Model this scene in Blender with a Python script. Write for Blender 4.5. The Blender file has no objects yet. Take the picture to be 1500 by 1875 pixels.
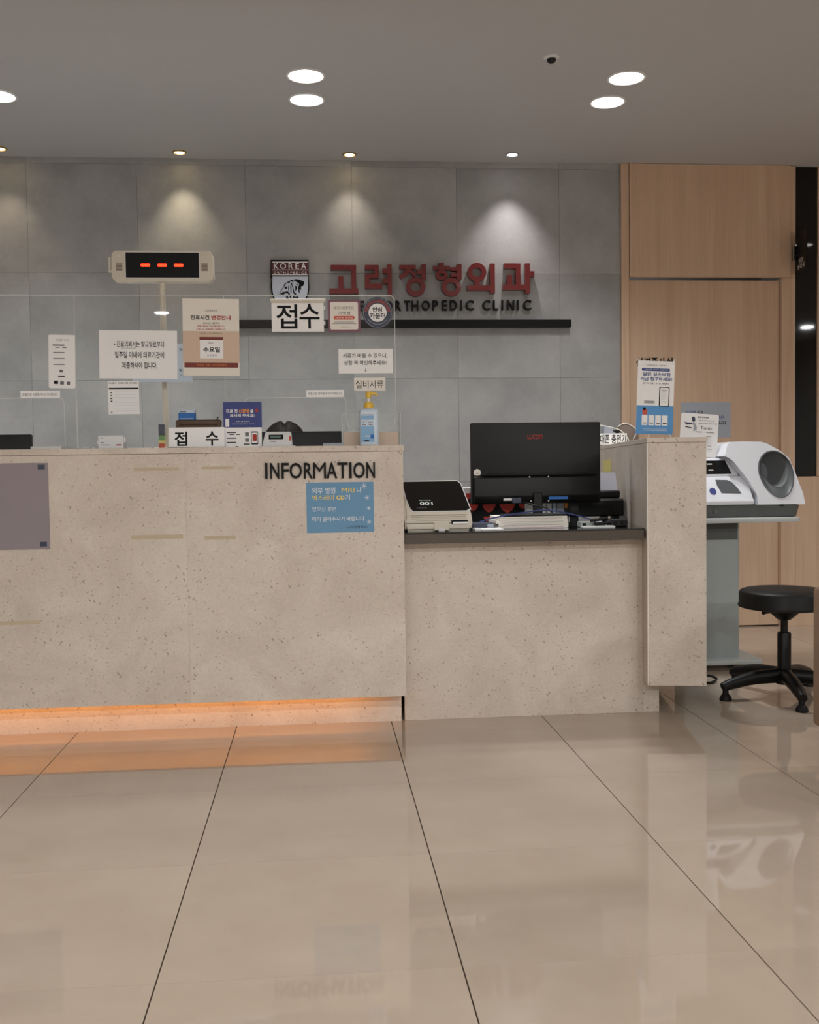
import bpy, bmesh, math, random
from mathutils import Vector, Matrix
random.seed(7)
R = math.radians
scene = bpy.context.scene
COL = scene.collection

# ------------------------------------------------------------------ camera
F_PX, CX, CY = 1879.5, 750.0, 937.5
YAW, PITCH, ROLL, EYE = -0.0882, -0.0432, -0.0138, 0.993
def _axes():
    cy, sy, cp, sp = math.cos(YAW), math.sin(YAW), math.cos(PITCH), math.sin(PITCH)
    f = Vector((-sy*cp, cy*cp, sp)); r = Vector((cy, sy, 0)); u = r.cross(f)
    cr, sr = math.cos(ROLL), math.sin(ROLL)
    return r*cr + u*sr, u*cr - r*sr, f
AX_R, AX_U, AX_F = _axes()
cam_data = bpy.data.cameras.new('camera')
cam = bpy.data.objects.new('camera', cam_data); COL.objects.link(cam)
cam_data.sensor_fit = 'HORIZONTAL'; cam_data.sensor_width = 36.0
cam_data.lens = F_PX/1500*36.0
cam_data.clip_start = 0.05; cam_data.clip_end = 60
mw = Matrix.Identity(4)
for i in range(3):
    mw[i][0] = AX_R[i]; mw[i][1] = AX_U[i]; mw[i][2] = -AX_F[i]
mw[2][3] = EYE
cam.matrix_world = mw
scene.camera = cam

# ------------------------------------------------------------------ world and exposure
world = bpy.data.worlds.new('world'); scene.world = world; world.use_nodes = True
world.node_tree.nodes['Background'].inputs[0].default_value = (0.5, 0.5, 0.52, 1)
world.node_tree.nodes['Background'].inputs[1].default_value = 0.05
vs = scene.view_settings
vs.view_transform = 'Standard'; vs.look = 'None'; vs.gamma = 1.0; vs.exposure = 0.0
try: vs.use_curve_mapping = False
except Exception: pass
scene.cycles.max_bounces = 8; scene.cycles.transparent_max_bounces = 16
scene.cycles.sample_clamp_indirect = 4.0

DOWN_W = 6.5        # watts of each large ceiling downlight over the counter
HALL_W = (24.0, 84.0)  # watts of unseen hall downlights, raised to fill upright fronts; nearer and farther row
SPOT_W = (0.85, 1.25, 0.9, 2.6)   # the four small wall spots
CEIL = 2.755; WALL = 5.9676

def at(px, py, Y):
    """point of the place seen at photo pixel (px, py) at distance Y into the room"""
    d = AX_F*F_PX + AX_R*(px-CX) - AX_U*(py-CY)
    return Vector((0, 0, EYE)) + d*(Y/d.y)
def on_floor(px, py):
    d = AX_F*F_PX + AX_R*(px-CX) - AX_U*(py-CY)
    return Vector((0, 0, EYE)) + d*(-EYE/d.z)
def rect(x0, y0, x1, y1, Y):
    ym, xm = (y0+y1)/2, (x0+x1)/2
    return at(x0, ym, Y).x, at(x1, ym, Y).x, at(xm, y1, Y).z, at(xm, y0, Y).z   # x0 x1 z0 z1

# ------------------------------------------------------------------ materials
def new_mat(name):
    m = bpy.data.materials.new(name); m.use_nodes = True
    return m, m.node_tree.nodes, m.node_tree.links, m.node_tree.nodes['Principled BSDF']
def lin(c):
    return tuple(((v/255)/12.92 if v/255 <= 0.04045 else ((v/255+0.055)/1.055)**2.4) for v in c)
def mat(name, rgb, rough=0.5, metal=0.0, spec=0.5, coat=0.0, var=0.06, scale=25.0, bump=0.0, emit=None, estr=0.0):
    m, n, l, b = new_mat(name)
    c = lin(rgb)
    b.inputs['Roughness'].default_value = rough; b.inputs['Metallic'].default_value = metal
    b.inputs['Specular IOR Level'].default_value = spec
    b.inputs['Coat Weight'].default_value = coat; b.inputs['Coat Roughness'].default_value = 0.05
    tc = n.new('ShaderNodeTexCoord'); no = n.new('ShaderNodeTexNoise'); no.inputs['Scale'].default_value = scale
    no.inputs['Detail'].default_value = 4
    l.new(tc.outputs['Object'], no.inputs['Vector'])
    mx = n.new('ShaderNodeMix'); mx.data_type = 'RGBA'
    mx.inputs['A'].default_value = (*[v*(1-var) for v in c], 1); mx.inputs['B'].default_value = (*[min(1, v*(1+var)) for v in c], 1)
    l.new(no.outputs['Fac'], mx.inputs['Factor']); l.new(mx.outputs['Result'], b.inputs['Base Color'])
    if bump:
        bp = n.new('ShaderNodeBump'); bp.inputs['Strength'].default_value = bump; bp.inputs['Distance'].default_value = 0.002
        l.new(no.outputs['Fac'], bp.inputs['Height']); l.new(bp.outputs['Normal'], b.inputs['Normal'])
    if emit:
        b.inputs['Emission Color'].default_value = (*lin(emit), 1); b.inputs['Emission Strength'].default_value = estr
    return m
def ramp(n, stops):
    r = n.new('ShaderNodeValToRGB')
    while len(r.color_ramp.elements) < len(stops): r.color_ramp.elements.new(0.5)
    for e, (p, c) in zip(r.color_ramp.elements, stops):
        e.position = p; e.color = (*c, 1) if len(c) == 3 else c
    return r

def concrete_mat():
    m, n, l, b = new_mat('concrete_tile')
    tc = n.new('ShaderNodeTexCoord'); oi = n.new('ShaderNodeObjectInfo')
    add = n.new('ShaderNodeVectorMath'); add.operation = 'ADD'
    mul = n.new('ShaderNodeVectorMath'); mul.operation = 'SCALE'; mul.inputs['Scale'].default_value = 1.0
    cmb = n.new('ShaderNodeCombineXYZ'); mm = n.new('ShaderNodeMath'); mm.operation = 'MULTIPLY'; mm.inputs[1].default_value = 37.0
    l.new(oi.outputs['Random'], mm.inputs[0]); l.new(mm.outputs[0], cmb.inputs[0])
    l.new(tc.outputs['Object'], add.inputs[0]); l.new(cmb.outputs[0], add.inputs[1])
    n1 = n.new('ShaderNodeTexNoise'); n1.inputs['Scale'].default_value = 2.6; n1.inputs['Detail'].default_value = 6; n1.inputs['Roughness'].default_value = 0.6
    n2 = n.new('ShaderNodeTexNoise'); n2.inputs['Scale'].default_value = 60; n2.inputs['Detail'].default_value = 5
    l.new(add.outputs[0], n1.inputs['Vector']); l.new(add.outputs[0], n2.inputs['Vector'])
    r1 = ramp(n, [(0.25, lin((138, 138, 137))), (0.5, lin((158, 158, 157))), (0.75, lin((173, 172, 170)))])
    l.new(n1.outputs['Fac'], r1.inputs[0])
    r2 = ramp(n, [(0.3, (0.95, 0.95, 0.95)), (0.6, (1.0, 1.0, 1.0))])
    l.new(n2.outputs['Fac'], r2.inputs[0])
    mx = n.new('ShaderNodeMix'); mx.data_type = 'RGBA'; mx.blend_type = 'MULTIPLY'; mx.inputs['Factor'].default_value = 1
    l.new(r1.outputs[0], mx.inputs['A']); l.new(r2.outputs[0], mx.inputs['B'])
    mr = n.new('ShaderNodeMapRange'); mr.inputs['To Min'].default_value = 0.97; mr.inputs['To Max'].default_value = 1.03
    l.new(oi.outputs['Random'], mr.inputs[0])
    sc = n.new('ShaderNodeVectorMath'); sc.operation = 'SCALE'
    l.new(mx.outputs['Result'], sc.inputs[0]); l.new(mr.outputs[0], sc.inputs['Scale'])
    l.new(sc.outputs[0], b.inputs['Base Color'])
    b.inputs['Roughness'].default_value = 0.62
    bp = n.new('ShaderNodeBump'); bp.inputs['Strength'].default_value = 0.03; bp.inputs['Distance'].default_value = 0.002
    l.new(n2.outputs['Fac'], bp.inputs['Height']); l.new(bp.outputs['Normal'], b.inputs['Normal'])
    return m
def stone_mat():
    m, n, l, b = new_mat('beige_fossil_stone')
    tc = n.new('ShaderNodeTexCoord'); oi = n.new('ShaderNodeObjectInfo')
    add = n.new('ShaderNodeVectorMath'); add.operation = 'ADD'
    cmb = n.new('ShaderNodeCombineXYZ'); mm = n.new('ShaderNodeMath'); mm.operation = 'MULTIPLY'; mm.inputs[1].default_value = 23.0
    l.new(oi.outputs['Random'], mm.inputs[0]); l.new(mm.outputs[0], cmb.inputs[1])
    l.new(tc.outputs['Object'], add.inputs[0]); l.new(cmb.outputs[0], add.inputs[1])
    V = add.outputs[0]
    n1 = n.new('ShaderNodeTexNoise'); n1.inputs['Scale'].default_value = 3.2; n1.inputs['Detail'].default_value = 8; n1.inputs['Roughness'].default_value = 0.62
    n1.inputs['Distortion'].default_value = 0.8
    l.new(V, n1.inputs['Vector'])
    r1 = ramp(n, [(0.2, lin((192, 178, 164))), (0.5, lin((210, 197, 183))), (0.8, lin((224, 213, 201)))])
    l.new(n1.outputs['Fac'], r1.inputs[0])
    n3 = n.new('ShaderNodeTexNoise'); n3.inputs['Scale'].default_value = 120; n3.inputs['Detail'].default_value = 3
    l.new(V, n3.inputs['Vector'])
    r3 = ramp(n, [(0.3, (0.93, 0.92, 0.91)), (0.65, (1.02, 1.02, 1.02))]); l.new(n3.outputs['Fac'], r3.inputs[0])
    m1 = n.new('ShaderNodeMix'); m1.data_type = 'RGBA'; m1.blend_type = 'MULTIPLY'; m1.inputs['Factor'].default_value = 1
    l.new(r1.outputs[0], m1.inputs['A']); l.new(r3.outputs[0], m1.inputs['B'])
    col = m1.outputs['Result']
    # shell flecks: two sets of stretched cells, only some of them dark
    for (rot, scl, seed, thr, dark, keep) in ((0.6, (90, 90, 34), 0, 0.30, lin((112, 90, 72)), 0.05), (-0.7, (110, 110, 40), 5, 0.28, lin((122, 100, 82)), 0.07), (1.3, (150, 150, 70), 9, 0.32, lin((140, 118, 98)), 0.14)):
        m0 = n.new('ShaderNodeMapping'); m0.inputs['Rotation'].default_value = (0.2, rot, 0.1); l.new(V, m0.inputs['Vector'])
        mp = n.new('ShaderNodeMapping'); mp.inputs['Scale'].default_value = scl
        mp.inputs['Location'].default_value = (seed, seed*2, seed)
        l.new(m0.outputs[0], mp.inputs['Vector'])
        vo = n.new('ShaderNodeTexVoronoi'); vo.inputs['Scale'].default_value = 1.0
        l.new(mp.outputs[0], vo.inputs['Vector'])
        lt = n.new('ShaderNodeMapRange'); lt.inputs['From Min'].default_value = thr; lt.inputs['From Max'].default_value = thr*0.6
        l.new(vo.outputs['Distance'], lt.inputs[0])
        sp = n.new('ShaderNodeSeparateColor'); l.new(vo.outputs['Color'], sp.inputs[0])
        k = n.new('ShaderNodeMath'); k.operation = 'LESS_THAN'; k.inputs[1].default_value = keep
        l.new(sp.outputs[0], k.inputs[0])
        f = n.new('ShaderNodeMath'); f.operation = 'MULTIPLY'; l.new(lt.outputs[0], f.inputs[0]); l.new(k.outputs[0], f.inputs[1])
        f2 = n.new('ShaderNodeMath'); f2.operation = 'MULTIPLY'; f2.inputs[1].default_value = 0.62; l.new(f.outputs[0], f2.inputs[0])
        mx = n.new('ShaderNodeMix'); mx.data_type = 'RGBA'; mx.inputs['B'].default_value = (*dark, 1)
        l.new(f2.outputs[0], mx.inputs['Factor']); l.new(col, mx.inputs['A']); col = mx.outputs['Result']
    l.new(col, b.inputs['Base Color'])
    b.inputs['Roughness'].default_value = 0.42
    return m
def floor_mat():
    m, n, l, b = new_mat('polished_floor_tile')
    tc = n.new('ShaderNodeTexCoord'); oi = n.new('ShaderNodeObjectInfo')
    n1 = n.new('ShaderNodeTexNoise'); n1.inputs['Scale'].default_value = 4; n1.inputs['Detail'].default_value = 5
    l.new(tc.outputs['Object'], n1.inputs['Vector'])
    r1 = ramp(n, [(0.3, lin((176, 159, 142))), (0.7, lin((184, 168, 151)))])
    l.new(n1.outputs['Fac'], r1.inputs[0])
    mr = n.new('ShaderNodeMapRange'); mr.inputs['To Min'].default_value = 0.97; mr.inputs['To Max'].default_value = 1.03
    l.new(oi.outputs['Random'], mr.inputs[0])
    sc = n.new('ShaderNodeVectorMath'); sc.operation = 'SCALE'
    l.new(r1.outputs[0], sc.inputs[0]); l.new(mr.outputs[0], sc.inputs['Scale']); l.new(sc.outputs[0], b.inputs['Base Color'])
    b.inputs['Roughness'].default_value = 0.035; b.inputs['IOR'].default_value = 1.6
    n2 = n.new('ShaderNodeTexNoise'); n2.inputs['Scale'].default_value = 9; n2.inputs['Detail'].default_value = 2
    l.new(tc.outputs['Object'], n2.inputs['Vector'])
    bp = n.new('ShaderNodeBump'); bp.inputs['Strength'].default_value = 0.02; bp.inputs['Distance'].default_value = 0.004
    l.new(n2.outputs['Fac'], bp.inputs['Height']); l.new(bp.outputs['Normal'], b.inputs['Normal'])
    return m
def wood_mat(name, dark, light, horizontal=False):
    m, n, l, b = new_mat(name)
    tc = n.new('ShaderNodeTexCoord'); mp = n.new('ShaderNodeMapping')
    mp.inputs['Scale'].default_value = (1.2, 14, 14) if horizontal else (14, 14, 0.7)
    l.new(tc.outputs['Object'], mp.inputs['Vector'])
    no = n.new('ShaderNodeTexNoise'); no.inputs['Scale'].default_value = 1.0; no.inputs['Detail'].default_value = 8; no.inputs['Roughness'].default_value = 0.6
    no.inputs['Distortion'].default_value = 0.6
    l.new(mp.outputs[0], no.inputs['Vector'])
    r = ramp(n, [(0.3, lin(dark)), (0.7, lin(light))]); l.new(no.outputs['Fac'], r.inputs[0])
    mp2 = n.new('ShaderNodeMapping'); mp2.inputs['Scale'].default_value = (2, 160, 160) if horizontal else (160, 160, 3)
    l.new(tc.outputs['Object'], mp2.inputs['Vector'])
    n2 = n.new('ShaderNodeTexNoise'); n2.inputs['Scale'].default_value = 1.0; n2.inputs['Detail'].default_value = 2
    l.new(mp2.outputs[0], n2.inputs['Vector'])
    r2 = ramp(n, [(0.3, (0.93, 0.93, 0.93)), (0.7, (1.03, 1.03, 1.03))]); l.new(n2.outputs['Fac'], r2.inputs[0])
    mx = n.new('ShaderNodeMix'); mx.data_type = 'RGBA'; mx.blend_type = 'MULTIPLY'; mx.inputs['Factor'].default_value = 1
    l.new(r.outputs[0], mx.inputs['A']); l.new(r2.outputs[0], mx.inputs['B']); l.new(mx.outputs['Result'], b.inputs['Base Color'])
    b.inputs['Roughness'].default_value = 0.5
    return m
def acrylic_mat(name, tint, edge=False, ior=1.35):
    m = bpy.data.materials.new(name); m.use_nodes = True; n, l = m.node_tree.nodes, m.node_tree.links
    n.clear(); out = n.new('ShaderNodeOutputMaterial')
    tr = n.new('ShaderNodeBsdfTransparent'); tr.inputs[0].default_value = (*tint, 1)
    gl = n.new('ShaderNodeBsdfGlossy'); gl.inputs['Roughness'].default_value = 0.01
    fr = n.new('ShaderNodeFresnel'); fr.inputs['IOR'].default_value = ior
    mx = n.new('ShaderNodeMixShader'); l.new(fr.outputs[0], mx.inputs[0]); l.new(tr.outputs[0], mx.inputs[1]); l.new(gl.outputs[0], mx.inputs[2])
    res = mx
    if edge:
        df = n.new('ShaderNodeBsdfDiffuse'); df.inputs[0].default_value = (0.85, 0.86, 0.85, 1)
        m2 = n.new('ShaderNodeMixShader'); m2.inputs[0].default_value = 0.72
        l.new(mx.outputs[0], m2.inputs[1]); l.new(df.outputs[0], m2.inputs[2]); res = m2
    l.new(res.outputs[0], out.inputs[0])
    return m
def emit_mat(name, rgb, s):
    m = bpy.data.materials.new(name); m.use_nodes = True; n, l = m.node_tree.nodes, m.node_tree.links
    n.clear(); out = n.new('ShaderNodeOutputMaterial'); e = n.new('ShaderNodeEmission')
    e.inputs[0].default_value = (*lin(rgb), 1); e.inputs[1].default_value = s
    l.new(e.outputs[0], out.inputs[0]); return m

M = dict(
    concrete=concrete_mat(), stone=stone_mat(), floor=floor_mat(),
    grout=mat('dark_grout', (70, 55, 42), 0.8), joint=mat('wall_joint', (150, 150, 148), 0.8),
    ceiling=mat('ceiling_paint', (188, 188, 189), 0.85, var=0.02), paint=mat('wall_paint', (150, 147, 143), 0.8, var=0.03),
    wood=wood_mat('oak_veneer', (196, 164, 136), (211, 182, 154)),
    bark=wood_mat('dark_carved_wood', (58, 40, 26), (104, 76, 52), True),
    darkglass=mat('dark_glass', (12, 11, 9), 0.03, spec=0.4, var=0.02),
    black=mat('black_plastic', (11, 11, 11), 0.45, spec=0.35, var=0.15), blackgloss=mat('black_gloss', (10, 10, 11), 0.08, coat=0.3),
    blackmetal=mat('black_powder_metal', (10, 10, 10), 0.42, spec=0.35, var=0.1), leather=mat('black_vinyl', (12, 12, 11), 0.5, spec=0.35, bump=0.15, scale=120),
    white=mat('white_plastic', (226, 226, 226), 0.35, var=0.02), ivory=mat('ivory_plastic', (216, 208, 192), 0.42, var=0.03),
    bp_white=mat('bp_white', (226, 228, 234), 0.25, coat=0.4, var=0.015), bp_grey=mat('bp_grey', (84, 87, 86), 0.5),
    bp_dark=mat('bp_dark', (88, 92, 94), 0.4), greyfab=mat('cuff_fabric', (128, 132, 134), 0.8, bump=0.3, scale=300),
    paper=mat('white_paper', (250, 249, 248), 0.7, var=0.015), paper2=mat('cream_paper', (242, 236, 226), 0.7, var=0.02),
    peach=mat('peach_paper', (222, 196, 174), 0.7, var=0.03), paleblue=mat('pale_blue_paper', (196, 210, 224), 0.7, var=0.02),
    greyblue=mat('grey_blue_paper', (166, 172, 182), 0.7, var=0.02), mauve=mat('mauve_grey_sheet', (146, 135, 140), 0.6, var=0.06, scale=8),
    bluesheet=mat('blue_sheet', (105, 150, 184), 0.6, var=0.06, scale=14), navy=mat('navy_print', (58, 68, 130), 0.6),
    sky=mat('sky_blue_print', (92, 156, 214), 0.6), ink=mat('black_ink', (10, 10, 11), 0.6, spec=0.25, var=0.02), grink=mat('grey_ink', (110, 110, 114), 0.6),
    redink=mat('red_ink', (172, 44, 34), 0.6), brownred=mat('brown_red_print', (126, 50, 42), 0.6), orangered=mat('orange_red_print', (206, 82, 52), 0.6),
    yellow=mat('yellow_ink', (250, 216, 84), 0.6), orange=mat('orange_print', (238, 150, 50), 0.6), whiteink=mat('white_ink', (240, 240, 240), 0.6, var=0.0),
    blueink=mat('blue_ink', (40, 70, 140), 0.6), slate=mat('slate_navy', (56, 62, 82), 0.5), maroon=mat('maroon', (84, 26, 28), 0.4),
    mauveframe=mat('mauve_frame', (132, 88, 104), 0.6), signred=mat('sign_red', (110, 25, 25), 0.3, coat=0.2, var=0.03),
    screenblack=mat('screen_black', (6, 6, 6), 0.35, spec=0.15), deepblack=mat('deep_black', (7, 8, 8), 0.5, spec=0.2),
    shield=mat('shield_silver', (196, 202, 216), 0.35, var=0.03), silver=mat('silver', (190, 190, 190), 0.28, metal=0.9),
    brass=mat('spot_trim', (190, 160, 110), 0.3, metal=0.8), tablegrey=mat('grey_laminate', (190, 196, 194), 0.4, var=0.02),
    colgrey=mat('grey_column', (166, 174, 173), 0.4, var=0.02), shelfbrown=mat('brown_edge', (74, 64, 53), 0.35, var=0.05),
    brownleather=mat('brown_leather', (138, 112, 90), 0.5, bump=0.2, scale=160), chrome=mat('chrome', (200, 203, 206), 0.15, metal=1.0),
    skin=mat('skin', (214, 170, 145), 0.5), hair=mat('brown_hair', (20, 13, 9), 0.65, spec=0.12, var=0.35, scale=60), uniform=mat('uniform', (190, 196, 206), 0.8),
    bottle=mat('bottle_body', (198, 212, 224), 0.28, var=0.02), pump=mat('yellow_pump', (232, 190, 74), 0.35), lblue=mat('label_blue', (132, 176, 212), 0.5),
    blue=mat('box_blue', (24, 104, 182), 0.5), green=mat('tab_green', (120, 168, 92), 0.6), tape=mat('aged_tape', (194, 176, 150), 0.6, var=0.08),
    acrylic=acrylic_mat('clear_acrylic', (0.985, 0.99, 0.985), ior=1.33), acr_glint=acrylic_mat('acrylic_edge_glint', (0.9, 0.92, 0.9), True),  # whitish edge colour stands in for light glowing at clear sheet edges
    holder=acrylic_mat('acrylic_holder', (0.93, 0.92, 0.9), True), redfruit=mat('red_print', (206, 58, 42), 0.5, var=0.15, scale=120),
    bluecable=mat('blue_cable', (34, 52, 112), 0.4), whitecable=mat('white_cable', (226, 222, 214), 0.4), kraft=mat('kraft_grey', (120, 106, 96), 0.6, var=0.1),
    bag=mat('plastic_bag', (196, 196, 208), 0.3), noteyellow=mat('yellow_note', (224, 214, 128), 0.6),
    ledred=emit_mat('red_led', (255, 52, 26), 4.0), lampface=emit_mat('lamp_diffuser', (255, 252, 246), 10.0), hallface=emit_mat('hall_lamp_diffuser', (255, 252, 246), 26.0),
    warmface=emit_mat('warm_spot_face', (255, 226, 170), 16.0), coolface=emit_mat('cool_spot_face', (255, 246, 244), 16.0),
    ledstrip=emit_mat('amber_led_strip', (255, 168, 74), 9.0), lcd=emit_mat('lcd_glow', (150, 170, 160), 0.25), ledwhite=emit_mat('white_led', (220, 224, 220), 0.8),
)

# ------------------------------------------------------------------ mesh helpers (all in world coordinates)
WM = {}
def box(bm, x0, x1, y0, y1, z0, z1, bev=0.0, seg=2):
    t = bmesh.new()
    bmesh.ops.create_cube(t, size=1.0, matrix=Matrix.Translation(((x0+x1)/2, (y0+y1)/2, (z0+z1)/2)) @ Matrix.Diagonal((x1-x0, y1-y0, z1-z0, 1)))
    if bev: bmesh.ops.bevel(t, geom=t.edges[:], offset=bev, segments=seg, affect='EDGES', profile=0.5)
    merge(bm, t); return bm
def merge(bm, t, mtx=None):
    if mtx is not None: bmesh.ops.transform(t, matrix=mtx, verts=t.verts[:])
    me = bpy.data.meshes.new('tmp'); t.to_mesh(me); t.free(); bm.from_mesh(me); bpy.data.meshes.remove(me)
def B(*a, **k): return box(bmesh.new(), *a, **k)
def prism(pts, y0, y1, bev=0.0, axis='Y', seg=2):
    """outline pts (u, v) extruded: axis Y -> (x, z) outline; X -> (y, z) outline; Z -> (x, y) outline"""
    bm = bmesh.new()
    def co(u, v, w):
        return (u, w, v) if axis == 'Y' else ((w, u, v) if axis == 'X' else (u, v, w))
    a = [bm.verts.new(co(u, v, y0)) for u, v in pts]; b = [bm.verts.new(co(u, v, y1)) for u, v in pts]
    bm.faces.new(a); bm.faces.new(list(reversed(b)))
    k = len(pts)
    for i in range(k): bm.faces.new((a[i], b[i], b[(i+1) % k], a[(i+1) % k]))
    bmesh.ops.recalc_face_normals(bm, faces=bm.faces[:])
    if bev: bmesh.ops.bevel(bm, geom=bm.edges[:], offset=bev, segments=seg, affect='EDGES', profile=0.5)
    return bm
def rrect(x0, x1, z0, z1, r, n=5, corners=(1, 1, 1, 1)):
    pts = []
    for (cx, cz, a0, on, px, pz) in ((x1-r, z1-r, 0, corners[0], x1, z1), (x0+r, z1-r, 90, corners[1], x0, z1), (x0+r, z0+r, 180, corners[2], x0, z0), (x1-r, z0+r, 270, corners[3], x1, z0)):
        if on: pts += [(cx+r*math.cos(R(a0+90*i/n)), cz+r*math.sin(R(a0+90*i/n))) for i in range(n+1)]
        else: pts.append((px, pz))
    return pts
def ell(cx, cz, rx, rz, n=32, rot=0):
    return [(cx+rx*math.cos(2*math.pi*i/n)*math.cos(rot)-rz*math.sin(2*math.pi*i/n)*math.sin(rot), cz+rx*math.cos(2*math.pi*i/n)*math.sin(rot)+rz*math.sin(2*math.pi*i/n)*math.cos(rot)) for i in range(n)]
def lathe(prof, cx, cy, n=32, cap=True):
    """prof list of (r, z); axis vertical through (cx, cy)"""
    bm = bmesh.new(); rings = []
    for r, z in prof:
        rings.append([bm.verts.new((cx+r*math.cos(2*math.pi*i/n), cy+r*math.sin(2*math.pi*i/n), z)) for i in range(n)])
    for a, b in zip(rings, rings[1:]):
        for i in range(n): bm.faces.new((a[i], a[(i+1) % n], b[(i+1) % n], b[i]))
    if cap: bm.faces.new(list(reversed(rings[0]))); bm.faces.new(rings[-1])
    bmesh.ops.recalc_face_normals(bm, faces=bm.faces[:])
    return bm
def ring_plate(o, i, y0, y1):
    """flat ring facing -Y from outer and inner outlines with equal counts"""
    bm = bmesh.new(); k = len(o)
    f = [[bm.verts.new((u, y, v)) for u, v in pts] for pts, y in ((o, y0), (i, y0), (i, y1), (o, y1))]
    for a, b in ((0, 1), (1, 2), (2, 3), (3, 0)):
        for q in range(k): bm.faces.new((f[a][q], f[a][(q+1) % k], f[b][(q+1) % k], f[b][q]))
    bmesh.ops.recalc_face_normals(bm, faces=bm.faces[:])
    return bm
def smooth_path(pts, n=6):
    pts = [Vector(p) for p in pts]; out = []
    for i in range(len(pts)-1):
        p0 = pts[max(i-1, 0)]; p1 = pts[i]; p2 = pts[i+1]; p3 = pts[min(i+2, len(pts)-1)]
        for k in range(n):
            t = k/n
            out.append(0.5*((2*p1)+(p2-p0)*t+(2*p0-5*p1+4*p2-p3)*t*t+(-p0+3*p1-3*p2+p3)*t**3))
    out.append(pts[-1]); return out
def tube(pts, rad, n=8, smooth=True):
    p = smooth_path(pts) if smooth and len(pts) > 2 else [Vector(q) for q in pts]
    rr = rad if isinstance(rad, (list, tuple)) else None
    bm = bmesh.new(); rings = []
    up = Vector((0.13, 0.31, 0.94))
    for i, q in enumerate(p):
        t = (p[min(i+1, len(p)-1)]-p[max(i-1, 0)]).normalized()
        a = t.cross(up)
        if a.length < 1e-4: a = t.cross(Vector((1, 0, 0)))
        a.normalize(); b = t.cross(a)
        if rr:
            s = i/(len(p)-1)*(len(rr)-1); j = min(int(s), len(rr)-2); r0 = rr[j]+(rr[j+1]-rr[j])*(s-j)
        else: r0 = rad
        rings.append([bm.verts.new(q+a*r0*math.cos(2*math.pi*k/n)+b*r0*math.sin(2*math.pi*k/n)) for k in range(n)])
    for a, b in zip(rings, rings[1:]):
        for k in range(n): bm.faces.new((a[k], a[(k+1) % n], b[(k+1) % n], b[k]))
    bm.faces.new(list(reversed(rings[0]))); bm.faces.new(rings[-1])
    bmesh.ops.recalc_face_normals(bm, faces=bm.faces[:])
    return bm
# every string used below, by stroke offset: each set is generated in one go
PRE = {
    0.02: ['신', '경', '주', '사', '실', '또는', '및 중', '접', '수', '제시해 주세요!', 'LUCOM', '001', '밀린 실손보험', '지금 청구하세요!', '혈압 측정 방법'],
    0.012: ['I', 'N', 'F', 'O', 'R', 'A', 'T', '• 진료의뢰서는 발급일로부터', '일주일 이내에 의료기관에', '제출하셔야 합니다.', '접', '수', '휴대폰 충전기'],
    0.0: ['M', '외부 병원', 'MRI', '나', '엑스레이', '기', '있으신 분은', '미리 알려주시기 바랍니다.', '-고려정형외과-', '비급여 안내', '문틈으로 서류를 주시기 바랍니다', '및', '서류', '고려정형외과', '2024년 3월부터', '내원 예약 시 참고 부탁드립니다', '매주', '오전 휴진', '수요일 오후 2시 진료시작', '대전사랑카드', '가맹점', '캐시백 혜택점', '대전광역시', '대', '전', '형', '*', '유', '성', '안', '심', '↓', '실비서류', '2024년 5월 20일부터', '건강보험 본인확인 의무화', '대기인수', '순번대기표', '고려정형외과 × 실손청구', '문의 02. 310. 8683', '스마트폰 하나로 간편하게', '1. 편안히 앉아 안정합니다', '2. 팔을 깊숙이 넣어 주세요', 'Tonn'],
    0.03: ['CD', '진료시간', '변경안내', '수요일', '안심', '카운터', '진료 전', '신분증', '을'],
    0.015: ['K', 'O', 'R', 'E', 'A', 'T', 'H', 'P', 'D', 'I', 'C', 'S', '말씀해 주시기 바랍니다.', '임상', '병리실'],
    0.01: ['K', 'O', 'R', 'E', 'A', 'T', 'H', 'P', 'D', 'I', 'C', 'L', 'N', '임산부', '가능성 있는 여성은', '비급여 진료비용 안내표', '매주 수요일 오전 휴진합니다', '오후 1시 30분부터 진료합니다'],
    0.008: ['서류가 바뀔 수 있으니,', '성함 꼭 확인해주세요!'],
}
_fc = {}
def _text_mesh(body, bold):
    c = bpy.data.curves.new('t', 'FONT'); c.body = body; c.size = 1; c.offset = bold; c.resolution_u = 3; c.space_line = 3.0
    o = bpy.data.objects.new('t', c)
    me = bpy.data.meshes.new_from_object(o)
    bm = bmesh.new(); bm.from_mesh(me)
    bmesh.ops.remove_doubles(bm, verts=bm.verts[:], dist=1e-5)
    r = ([v.co.copy() for v in bm.verts], [[v.index for v in f.verts] for f in bm.faces])
    bm.free(); bpy.data.objects.remove(o); bpy.data.curves.remove(c); bpy.data.meshes.remove(me)
    return r
_h = [v.y for v in _text_mesh('H\nH', 0.0)[0]]
_STEP = max(_h)-max(y for y in _h if y < 0)
for _b, _l in PRE.items():
    _v, _f = _text_mesh('\n'.join(_l), _b)
    _parts = [([], [], {}) for _ in _l]
    for _face in _f:
        k = round((0.35-sum(_v[i].y for i in _face)/len(_face))/_STEP)
        vs_, fs_, mp_ = _parts[k]
        for i in _face:
            if i not in mp_: mp_[i] = len(vs_); vs_.append(Vector((_v[i].x, _v[i].y+k*_STEP, 0)))
        fs_.append([mp_[i] for i in _face])
    for _t, (vs_, fs_, mp_) in zip(_l, _parts): _fc[(_t, _b)] = (vs_, fs_)
def text_raw(body, bold=0.0, space=1.0):
    if (body, bold) not in _fc: _fc[(body, bold)] = _text_mesh(body, bold)
    return _fc[(body, bold)]
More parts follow.
